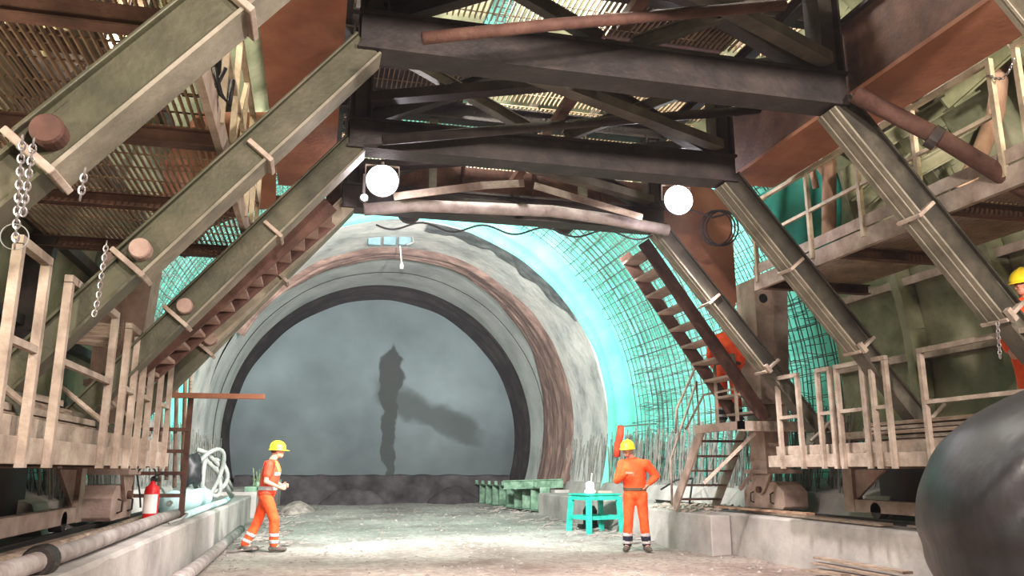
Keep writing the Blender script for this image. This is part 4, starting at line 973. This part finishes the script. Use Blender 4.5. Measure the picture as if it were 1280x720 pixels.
# ------------------------------------------------------------------ loose stones and debris on the floor
m = MB()
for k in range(1500):
    x = random.uniform(-1.4, 6.4); y = 7.5+21*random.random()**1.3; s_ = random.uniform(.012, .05)*(1.2 if y > 14 else 1)
    if y > 29.3: continue
    z = floor_z(x, y); vs = []
    for d in ((1,0,0),(-1,0,0),(0,1,0),(0,-1,0),(0,0,1),(0,0,-1)):
        q = s_*random.uniform(.6, 1.4); vs.append((x+d[0]*q, y+d[1]*q, z+d[2]*q*.5))
    m.add(vs, [(0,2,4),(2,1,4),(1,3,4),(3,0,4),(2,0,5),(1,2,5),(3,1,5),(0,3,5)])
M['gravelm'] = ramp_mat('grey gravel', [(96,90,86),(138,130,124),(162,154,148)], .95, 0, 4, 0)
tag(m.build('gravel', 'gravelm'), 'small stones and shotcrete crumbs scattered over the roadway', 'gravel', kind='stuff')
m = MB()
for k in range(260):
    x = random.choice((random.gauss(-.9, .35), random.gauss(6.0, .4))); y = random.uniform(14, 27); s_ = random.uniform(.03, .13)
    if x < -1.3 or x > 6.4: continue
    z = floor_z(x, y); m.bar((x-s_, y+random.uniform(-s_, s_), z+.01), (x+s_, y+random.uniform(-s_, s_), z+random.uniform(.01, .06)), s_*random.uniform(.4, 1), .02)
tag(m.build('debris', 'gravelm', fixn=False), 'flat scraps of wood and cement along both feet of the side walls', 'debris', kind='stuff')
M['patchm'] = ramp_mat('blue grey paint patch', [(84,112,120),(118,146,152)], .8, 0, 3, 0)
# small anchor plates on the ring crown and hanging wires
for k, x_ in enumerate((468, 487, 506)):
    c = P(x_, 300, Y=22.6); m = MB(); m.box(c.x-.18, c.x+.18, c.y-.05, c.y+.1, c.z-.15, c.z+.15)
    tag(m.build('patch_plate', 'patchm', bevel=.02), ['pale blue patch on the crown ring, first of three from the sleeve side', 'blue grey patch on the crown ring, middle of three', 'blue grey patch on the crown ring, closest to the turquoise membrane'][k], 'patch', 'blue patches on the crown ring')
m = MB(); m.path([P(452,296,Y=22.4), P(480,294,Y=22.4), P(515,293,Y=22.4), P(517,303,Y=22.4), P(508,306,Y=22.4)], .03, 6); tag(m.build('crown_pipe', 'hose', smooth=True), 'thin curved pipe above the blue patches on the crown ring', 'pipe')
m = MB(); m.path([P(500,306,Y=23), P(502,330,Y=23)], .02, 6); m.lathe([(.05, 0), (.06, .1), (.03, .2)], P(502,336,Y=23), 10); tag(m.build('hanging_wire', 'label_white'), 'white bulb and wire hanging from the crown', 'wire')
# cables at the right near lamp
m = MB()
for k in range(3):
    pts = [P(800+20*math.cos(a)+0*k+ 95+4*k, 285+22*math.sin(a), Y=9.0+.03*k) for a in [2*math.pi*q/20 for q in range(20)]]
    m.path(pts, .011, 5, False, closed=True)
m.path([P(862,262,Y=8.9), P(890,272,Y=8.9), P(930,262,Y=8.9), P(945,240,Y=8.9)], .012, 5)
tag(m.build('cable_coil', 'cable', fixn=False), 'black cable coiled beside the stair-side flood lamp', 'cable')
m = MB(); m.path([P(228,118,Y=5.2), P(250,120,Y=5.2), P(272,105,Y=5.2), P(282,85,Y=5.2)], .014, 6); m.path([P(268,85,Y=5.1), P(276,118,Y=5.1), P(287,132,Y=5.1), P(291,100,Y=5.1)], .016, 6)
tag(m.build('hanging_cable', 'cable', smooth=True), 'black cable drooping under the biggest sleeve before the brown side plate', 'cable')
for k, (x_, y_) in enumerate(((20, 300),)):
    pts = [P(18+18*math.cos(a), 296+16*math.sin(a), Y=3.6) for a in [2*math.pi*q/24 for q in range(24)]]
    tag(MB().path(pts, .0025, 5, False, closed=True).build('wire_loop', 'hose', fixn=False), 'thin wire loop behind the lowest chain links', 'wire')

# ------------------------------------------------------------------ PEOPLE
def capsules(chains, voxel=.014, smooth_it=4):
    m = MB()
    for ch in chains:
        for (a, ra), (b, rb) in zip(ch, ch[1:]):
            a = V(a); b = V(b); d = b-a; L = max(d.length, 1e-4); n = 14; d.normalize()
            prof = []
            for q in range(6): th = math.pi/2*q/5; prof.append((max(.001, ra*math.sin(th)), -ra*math.cos(th)))
            for q in range(6): th = math.pi/2*q/5; prof.append((max(.001, rb*math.cos(th)), L+rb*math.sin(th)))
            m.lathe(prof, a, n, d)
    return m
def ell(m, c, r, n=16, k=12):
    vs = []
    for i in range(k+1):
        th = math.pi*i/k
        for j in range(n):
            ph = 2*math.pi*j/n; vs.append((c[0]+max(.001, r[0]*math.sin(th))*math.cos(ph), c[1]+max(.001, r[1]*math.sin(th))*math.sin(ph), c[2]+r[2]*math.cos(th)))
    m.add(vs, [(i*n+j, (i+1)*n+j, (i+1)*n+(j+1) % n, i*n+(j+1) % n) for i in range(k) for j in range(n)]+[tuple(range(n)), tuple(k*n+j for j in range(n))])
    return m
def remesh(mb, voxel, it=3, wr=0, wseed=0):
    me = bpy.data.meshes.new('tmp'); me.from_pydata(mb.v, [], mb.f); o = bpy.data.objects.new('tmp', me); C.objects.link(o)
    bm = bmesh.new(); bm.from_mesh(me); bmesh.ops.recalc_face_normals(bm, faces=bm.faces); bm.to_mesh(me); bm.free()
    r = o.modifiers.new('r', 'REMESH'); r.mode = 'VOXEL'; r.voxel_size = voxel
    s_ = o.modifiers.new('s', 'SMOOTH'); s_.iterations = it; s_.factor = .5
    dg = bpy.context.evaluated_depsgraph_get(); ev = o.evaluated_get(dg); out = bpy.data.meshes.new_from_object(ev)
    bpy.data.objects.remove(o)
    if wr:
        for v in out.vertices:
            c = v.co; f = nz(c.x*9+wseed, c.y*9, c.z*5)+.6*nz(c.x*18, c.y*18+wseed, c.z*12); v.co = c+v.normal*(wr*f)
    for p_ in out.polygons: p_.use_smooth = True
    return out
def link_mesh(me, name, mat, root, parent=None):
    me.materials.clear(); me.materials.append(M[mat]); o = bpy.data.objects.new(name, me); C.objects.link(o); o.parent = parent or root; return o
def band(me, name, mat, root, test, grow=.006):
    """a strip of tape: the faces of the garment that pass the test, lifted off the cloth"""
    m = MB(); used = {}; vs = []; fs = []
    for p_ in me.polygons:
        if test(p_.center):
            idx = []
            for vi in p_.vertices:
                if vi not in used: used[vi] = len(vs); v = me.vertices[vi]; vs.append(v.co+v.normal*grow)
                idx.append(used[vi])
            fs.append(idx)
    if not fs: return None
    me2 = bpy.data.meshes.new(name); me2.from_pydata([tuple(v) for v in vs], [], fs)
    for p_ in me2.polygons: p_.use_smooth = True
    o = link_mesh(me2, name, mat, root)
    sm = o.modifiers.new('solid', 'SOLIDIFY'); sm.thickness = .004
    return o
def hand_chains(w, dirv, palm_n, thumb_side, curl=.5, s=1.0):
    """w wrist, dirv along the hand, palm_n where the palm looks, thumb_side towards the thumb"""
    w = V(w); d = V(dirv).normalized(); n = V(palm_n); n = (n-d*n.dot(d)).normalized(); t = d.cross(n); 
    if t.dot(V(thumb_side)) < 0: t = -t
    ch = []
    for q in (-.027, -.009, .009, .027): ch.append([(w, .021), (w+d*.05*s+t*q*.8, .017), (w+d*.09*s+t*q, .013)])
    lens = {-.027: .055, -.009: .070, .009: .075, .027: .068}
    for q, L in lens.items():
        b = w+d*.09*s+t*q; c1 = curl*.9; d1 = (d*math.cos(c1)+n*math.sin(c1)); c2 = curl*1.9; d2 = (d*math.cos(c2)+n*math.sin(c2)); c3 = curl*2.6; d3 = d*math.cos(c3)+n*math.sin(c3)
        p1 = b+d1*L*.45; p2 = p1+d2*L*.32; p3 = p2+d3*L*.23
        ch.append([(b, .0105), (p1, .0095), (p2, .0088), (p3, .0075)])
    b = w+d*.03+t*.025; p1 = b+(t*.8+d*.6+n*.3).normalized()*.035; p2 = p1+(d*.85+n*.45+t*.2).normalized()*.03; ch.append([(b, .014), (p1, .0115), (p2, .0095)])
    return ch
def person(name, loc, rz, J, lab, vest=False, hidden_legs=False, grp=None, face_dir=None, seed=0, belt=True, blackb=True, short_sleeve=False, dark_cuff=True):
    root = thing(name, lab, 'person', loc, grp, rz)
    hd = V(J['head']); fd = V(J['face']).normalized(); rt_ = fd.cross(V((0, 0, 1))).normalized(); neck = V(J['neck'])
    body = MB()
    # head
    me_ = ell(MB(), (0, 0, 0), (.074, .092, .112), 20, 16)
    def place(p_): return hd + rt_*p_[0] + fd*p_[1] + V((0, 0, 1))*p_[2]
    body.add([place(v) for v in me_.v], me_.f)
    for c, r in (((0, .055, -.062), (.046, .045, .048)), ((0, .098, -.012), (.014, .022, .024)), ((0, .088, .028), (.05, .018, .014)), ((.078, -.004, -.008), (.012, .022, .034)), ((-.078, -.004, -.008), (.012, .022, .034)), ((0, .088, -.056), (.026, .014, .012)), ((.036, .068, -.03), (.024, .02, .02)), ((-.036, .068, -.03), (.024, .02, .02))):
        e_ = ell(MB(), c, r, 10, 8); body.add([place(v) for v in e_.v], e_.f)
    ch = [[(hd+V((0, 0, -.06))-fd*.02, .056), (neck, .060), (neck-V((0, 0, .10)), .085)]]
    pel = V(J['pelvis']); chest = V(J['chest'])
    ch.append([(neck-V((0, 0, .08)), .08), (chest, .12), (pel, .12)])
    for s_ in 'ab':
        sh, el, wr = V(J['sh'+s_]), V(J['el'+s_]), V(J['wr'+s_])
        ch.append([(chest+V((0, 0, .08)), .08), (sh, .055), (el, .040), (wr, .027)])
        ch += hand_chains(wr, J['hd'+s_], J['pn'+s_], J['th'+s_], J.get('curl'+s_, .5))
        hp, kn, an, to = V(J['hp'+s_]), V(J['kn'+s_]), V(J['an'+s_]), V(J['to'+s_])
        ch.append([(pel, .12), (hp, .085), (kn, .052), (an, .04), (an+(to-an)*.6, .035)])
    cap = capsules(ch); body.add(cap.v, cap.f)
    link_mesh(remesh(body, .0075, 3), 'body', 'skin', root)
    # jacket
    j = MB(); ch = []
    shm = (V(J['sha'])+V(J['shb']))/2
    ax = (V(J['shb'])-V(J['sha'])); ax.z = 0; ax.normalize()
    fw_ = ax.cross(V((0, 0, 1)))
    if fw_.dot(fd) < 0: fw_ = -fw_
    # torso as stacked ellipses
    secs = J.get('secs') or [(0, .185, .135), (.12, .18, .135), (.28, .195, .145), (.40, .195, .14), (.48, .15, .11), (.55, .08, .08)]
    lo = pel+V((0, 0, -.04)); hi = neck+V((0, 0, -.01)); rings = []
    n = 20
    for (u, wx, wy) in secs:
        c = lo.lerp(hi, u/.55)
        if .1 < u/.55 < .95: c = c + fw_*.012
        rings.append([c+ax*(wx*math.cos(2*math.pi*k/n))+fw_*(wy*math.sin(2*math.pi*k/n)) for k in range(n)])
    vs = [v for r in rings for v in r]; K = len(rings)
    j.add(vs, [(i*n+k, i*n+(k+1) % n, (i+1)*n+(k+1) % n, (i+1)*n+k) for i in range(K-1) for k in range(n)]+[tuple(reversed(range(n))), tuple((K-1)*n+k for k in range(n))])
    for s_ in 'ab':
        sh, el, wr = V(J['sh'+s_]), V(J['el'+s_]), V(J['wr'+s_])
        ch.append([(neck+V((0, 0, -.055)), .088), (sh.lerp(shm, .1)-V((0, 0, .005)), .074)])
        if short_sleeve: ch.append([(shm.lerp(sh, .6)-V((0, 0, .03)), .085), (sh, .078), (sh.lerp(el, .62), .066)])
        else: ch.append([(shm.lerp(sh, .6)-V((0, 0, .03)), .09), (sh, .080), (el, .062), (el.lerp(wr, .55), .055), (el.lerp(wr, .92), .043)])
    cap = capsules(ch); j.add(cap.v, cap.f)
    jm = remesh(j, .013, 4, .007, seed); jo = link_mesh(jm, 'shirt' if short_sleeve else 'jacket', 'orange_red' if short_sleeve else 'orange', root)
    # trousers
    tr = MB(); ch = []
    for s_ in 'ab':
        hp, kn, an = V(J['hp'+s_]), V(J['kn'+s_]), V(J['an'+s_])
        ch.append([(pel+(hp-pel)*.4, .12), (hp, .108), (hp.lerp(kn, .5), .092), (kn, .080), (kn.lerp(an, .5), .078), (an+V((0, 0, .035)), .074)])
    ch.append([(pel+V((0, 0, .06)), .13), (pel-V((0, 0, .02)), .14)])
    cap = capsules(ch); tr.add(cap.v, cap.f)
    e_ = ell(MB(), (0, 0, 0), (.175, .125, .16)); tr.add([pel+ax*v[0]+fw_*v[1]+V((0, 0, v[2])) for v in e_.v], e_.f)
    tm = remesh(tr, .013, 4, .008, seed+5); link_mesh(tm, 'trousers', 'orange', root)
    # bands
    def leg_band(u0, u1, mat, nm, grow=.006):
        for s_ in 'ab':
            kn, an = V(J['kn'+s_]), V(J['an'+s_]); d = an-kn; L = d.length; d.normalize()
            def test(c, kn=kn, d=d, L=L):
                q = c-kn; u = q.dot(d)/L; return u0 < u < u1 and (q-d*q.dot(d)).length < .12
            band(tm, nm, mat, root, test, grow)
    if dark_cuff:
        leg_band(.52, .64, 'silver', 'reflective_band'); leg_band(.64, .82, 'navy', 'dark_cuff', .005); leg_band(.82, .93, 'silver', 'reflective_band'); leg_band(.93, 1.08, 'navy', 'dark_cuff', .005)
    else:
        leg_band(.52, .64, 'silver', 'reflective_band'); leg_band(.78, .90, 'silver', 'reflective_band')
    zb = pel.z+.02
    if belt: band(jm, 'belt', 'belt', root, lambda c: zb < c.z < zb+.045 and (c-pel).xy.length < .22, .006)
    if vest:
        def tst(c):
            q = c-pel; side = abs(q.dot(ax)); return c.z > pel.z-.02 and side < .19 and c.z < neck.z-.02
        vo = band(jm, 'safety_vest', 'orange_red', root, tst, .012)
        band(jm, 'reflective_band', 'silver', root, lambda c: pel.z+.04 < c.z < pel.z+.10 and abs((c-pel).dot(ax)) < .20, .02)
        band(jm, 'reflective_band', 'silver', root, lambda c: pel.z+.27 < c.z < pel.z+.33 and (c-pel).dot(fw_) > .02 and abs((c-pel).dot(ax)) < .17, .02)
        band(jm, 'reflective_band', M_gold, root, lambda c: pel.z+.33 < c.z < neck.z-.02 and .06 < abs((c-pel).dot(ax)) < .12 and (c-pel).dot(fw_) > -.2, .02)
    # boots
    for s_ in 'ab':
        an, to = V(J['an'+s_]), V(J['to'+s_]); d = (to-an); d.z = 0; L = d.length; d.normalize()
        b_ = capsules([[(an+V((0, 0, .09)), .058), (an+V((0, 0, -.02)), .055)], [(an+V((0, 0, -.045))-d*.04, .042), (an+V((0, 0, -.045))+d*L*.55, .047), (V((to.x, to.y, an.z-.055)), .037)]])
        link_mesh(remesh(b_, .009, 3), 'boot', 'boot', root)
    # helmet + hair
    h = MB(); prof_n = 28; vs = []; kk = 9
    hc = hd+V((0, 0, .045))
    for i in range(kk+1):
        th = math.pi/2*i/kk
        for q in range(prof_n):
            ph = 2*math.pi*q/prof_n; rx, ry, rz_ = .118, .138, .118
            ridge = 1+.05*max(0, math.cos(ph*1)**8)*math.sin(th)
            vs.append(hc+rt_*(rx*math.sin(th)*math.cos(ph))+fd*(ry*math.sin(th)*math.sin(ph))+V((0, 0, rz_*math.cos(th)+(.012 if abs(math.cos(ph)) < .22 and i < kk-1 else 0))))
    for (grow, dz) in ((1.0, -.02), (1.12, -.03), (1.11, -.036), (.96, -.03), (.93, 0)):
        for q in range(prof_n):
            ph = 2*math.pi*q/prof_n; ext = .045*max(0, math.sin(ph))**2 if 1.05 < grow else 0
            vs.append(hc+rt_*(.118*grow*math.cos(ph))+fd*((.138*grow+ext)*math.sin(ph))+V((0, 0, dz)))
    K = kk+6
    h.add(vs, [(i*prof_n+q, (i+1)*prof_n+q, (i+1)*prof_n+(q+1) % prof_n, i*prof_n+(q+1) % prof_n) for i in range(K-1) for q in range(prof_n)])
    me2 = bpy.data.meshes.new('helmet'); me2.from_pydata([tuple(v) for v in h.v], [], h.f)
    bm = bmesh.new(); bm.from_mesh(me2); bmesh.ops.remove_doubles(bm, verts=bm.verts, dist=.0005); bmesh.ops.recalc_face_normals(bm, faces=bm.faces); bm.to_mesh(me2); bm.free()
    for p_ in me2.polygons: p_.use_smooth = True
    link_mesh(me2, 'helmet', 'yellow', root)
    hr = ell(MB(), (0, -.034, .018), (.083, .078, .075)); hb = MB(); hb.add([place(v) for v in hr.v], hr.f); link_mesh(remesh(hb, .012, 2, .003), 'hair', 'hair', root)
    # eyes and mouth
    for sx in (-.028, .028):
        ey = ell(MB(), (sx, .086, .004), (.012, .008, .006), 10, 6); mm = MB(); mm.add([place(v) for v in ey.v], ey.f); link_mesh(remesh(mm, .003, 1), 'eye', 'hair', root)
    mo = ell(MB(), (0, .099, -.055), (.022, .005, .004), 10, 6); mm = MB(); mm.add([place(v) for v in mo.v], mo.f); link_mesh(remesh(mm, .0025, 1), 'mouth', 'rust', root)
    return root
M_gold = 'gold'
M['gold'] = ramp_mat('yellow reflective tape', [(240,150,60),(250,180,90)], .5, 0, 6, 0)
def azi(p_): return -math.atan2(p_.x, p_.y)
# local axes: x = to the viewer's right, -y = towards the viewer
pr = P(797, 690, Z=0)
J = dict(head=(-.11,-.04,1.62), face=(-.28,-1,-.12), neck=(-.04,0,1.475), chest=(0,0,1.30), pelvis=(-.005,0,.94),
         sha=(-.205,0,1.385), ela=(-.30,-.06,1.12), wra=(-.135,-.27,1.235), hda=(1,-.25,.1), pna=(.1,.3,-1), tha=(0,-.3,1), curla=.75,
         shb=(.19,0,1.385), elb=(.345,.06,1.19), wrb=(.215,-.07,1.06), hdb=(-.6,-.1,-.7), pnb=(-1,.4,.3), thb=(0,1,0), curlb=.35,
         hpa=(-.10,0,.88), kna=(-.135,-.03,.50), ana=(-.16,0,.10), toa=(-.20,-.16,.03),
         hpb=(.09,0,.88), knb=(.115,-.03,.50), anb=(.145,0,.10), tob=(.20,-.15,.03))
person('person', (pr.x, pr.y, floor_z(pr.x, pr.y)), azi(pr), J, 'man in orange jacket and yellow helmet standing beside the turquoise table, one hand on hip', seed=1)
pl = P(328, 690, Z=0)
J = dict(head=(.135,0,1.60), face=(1,.08,-.03), neck=(.06,0,1.45), chest=(.02,0,1.28), pelvis=(0,0,.93),
         sha=(.015,-.19,1.375), ela=(-.02,-.26,1.11), wra=(.19,-.24,1.02), hda=(1,.1,-.1), pna=(0,1,.1), tha=(.2,0,1), curla=.8,
         shb=(.05,.19,1.375), elb=(.09,.24,1.12), wrb=(.24,.16,1.04), hdb=(1,-.3,0), pnb=(0,-1,-.2), thb=(0,0,1), curlb=.8,
         hpa=(0,-.09,.87), kna=(.155,-.10,.50), ana=(.165,-.09,.10), toa=(.34,-.11,.03),
         hpb=(0,.09,.87), knb=(-.10,.09,.49), anb=(-.27,.09,.105), tob=(-.09,.08,.03))
person('person', (pl.x, pl.y, floor_z(pl.x, pl.y)), azi(pl), J, 'man in orange vest and short sleeves walking towards the right, yellow helmet', vest=True, seed=4, belt=False, short_sleeve=True, dark_cuff=False)
stand = dict(head=(-.02,-.02,1.62), face=(-.6,-1,-.2), neck=(0,0,1.475), chest=(0,0,1.30), pelvis=(0,0,.94),
         sha=(-.195,0,1.385), ela=(-.25,.03,1.12), wra=(-.22,-.16,.95), hda=(.1,-.8,-.6), pna=(1,0,0), tha=(0,-1,.5), curla=.5,
         shb=(.195,0,1.385), elb=(.26,.03,1.12), wrb=(.22,-.14,.95), hdb=(-.1,-.8,-.6), pnb=(-1,0,0), thb=(0,-1,.5), curlb=.5,
         hpa=(-.10,0,.88), kna=(-.11,-.03,.50), ana=(-.12,0,.10), toa=(-.15,-.16,.03),
         hpb=(.10,0,.88), knb=(.11,-.03,.50), anb=(.12,0,.10), tob=(.15,-.16,.03))
person('person', (6.78, 6.30, 1.475), -.75, stand, 'man in orange with yellow helmet at the right edge, half hidden behind the sleeve', seed=8)
person('person', (6.38, 11.6, 1.975), -.5+math.pi, stand, 'man in orange on the small landing, hidden behind the steep stairs', seed=11)

# ------------------------------------------------------------------ world and colour
w = bpy.data.worlds.new('world'); bpy.context.scene.world = w; w.use_nodes = True
w.node_tree.nodes['Background'].inputs[0].default_value = (.02, .02, .022, 1); w.node_tree.nodes['Background'].inputs[1].default_value = .2
vsn = w.node_tree.nodes.new('ShaderNodeVolumeScatter'); vsn.inputs['Density'].default_value = .0012; vsn.inputs['Anisotropy'].default_value = .5; vsn.inputs['Color'].default_value = (1, .93, .98, 1)
w.node_tree.links.new(vsn.outputs[0], w.node_tree.nodes['World Output'].inputs['Volume'])
vs_ = bpy.context.scene.view_settings
vs_.view_transform = 'Standard'; vs_.look = 'None'; vs_.gamma = 1; vs_.use_curve_mapping = False; vs_.exposure = .08
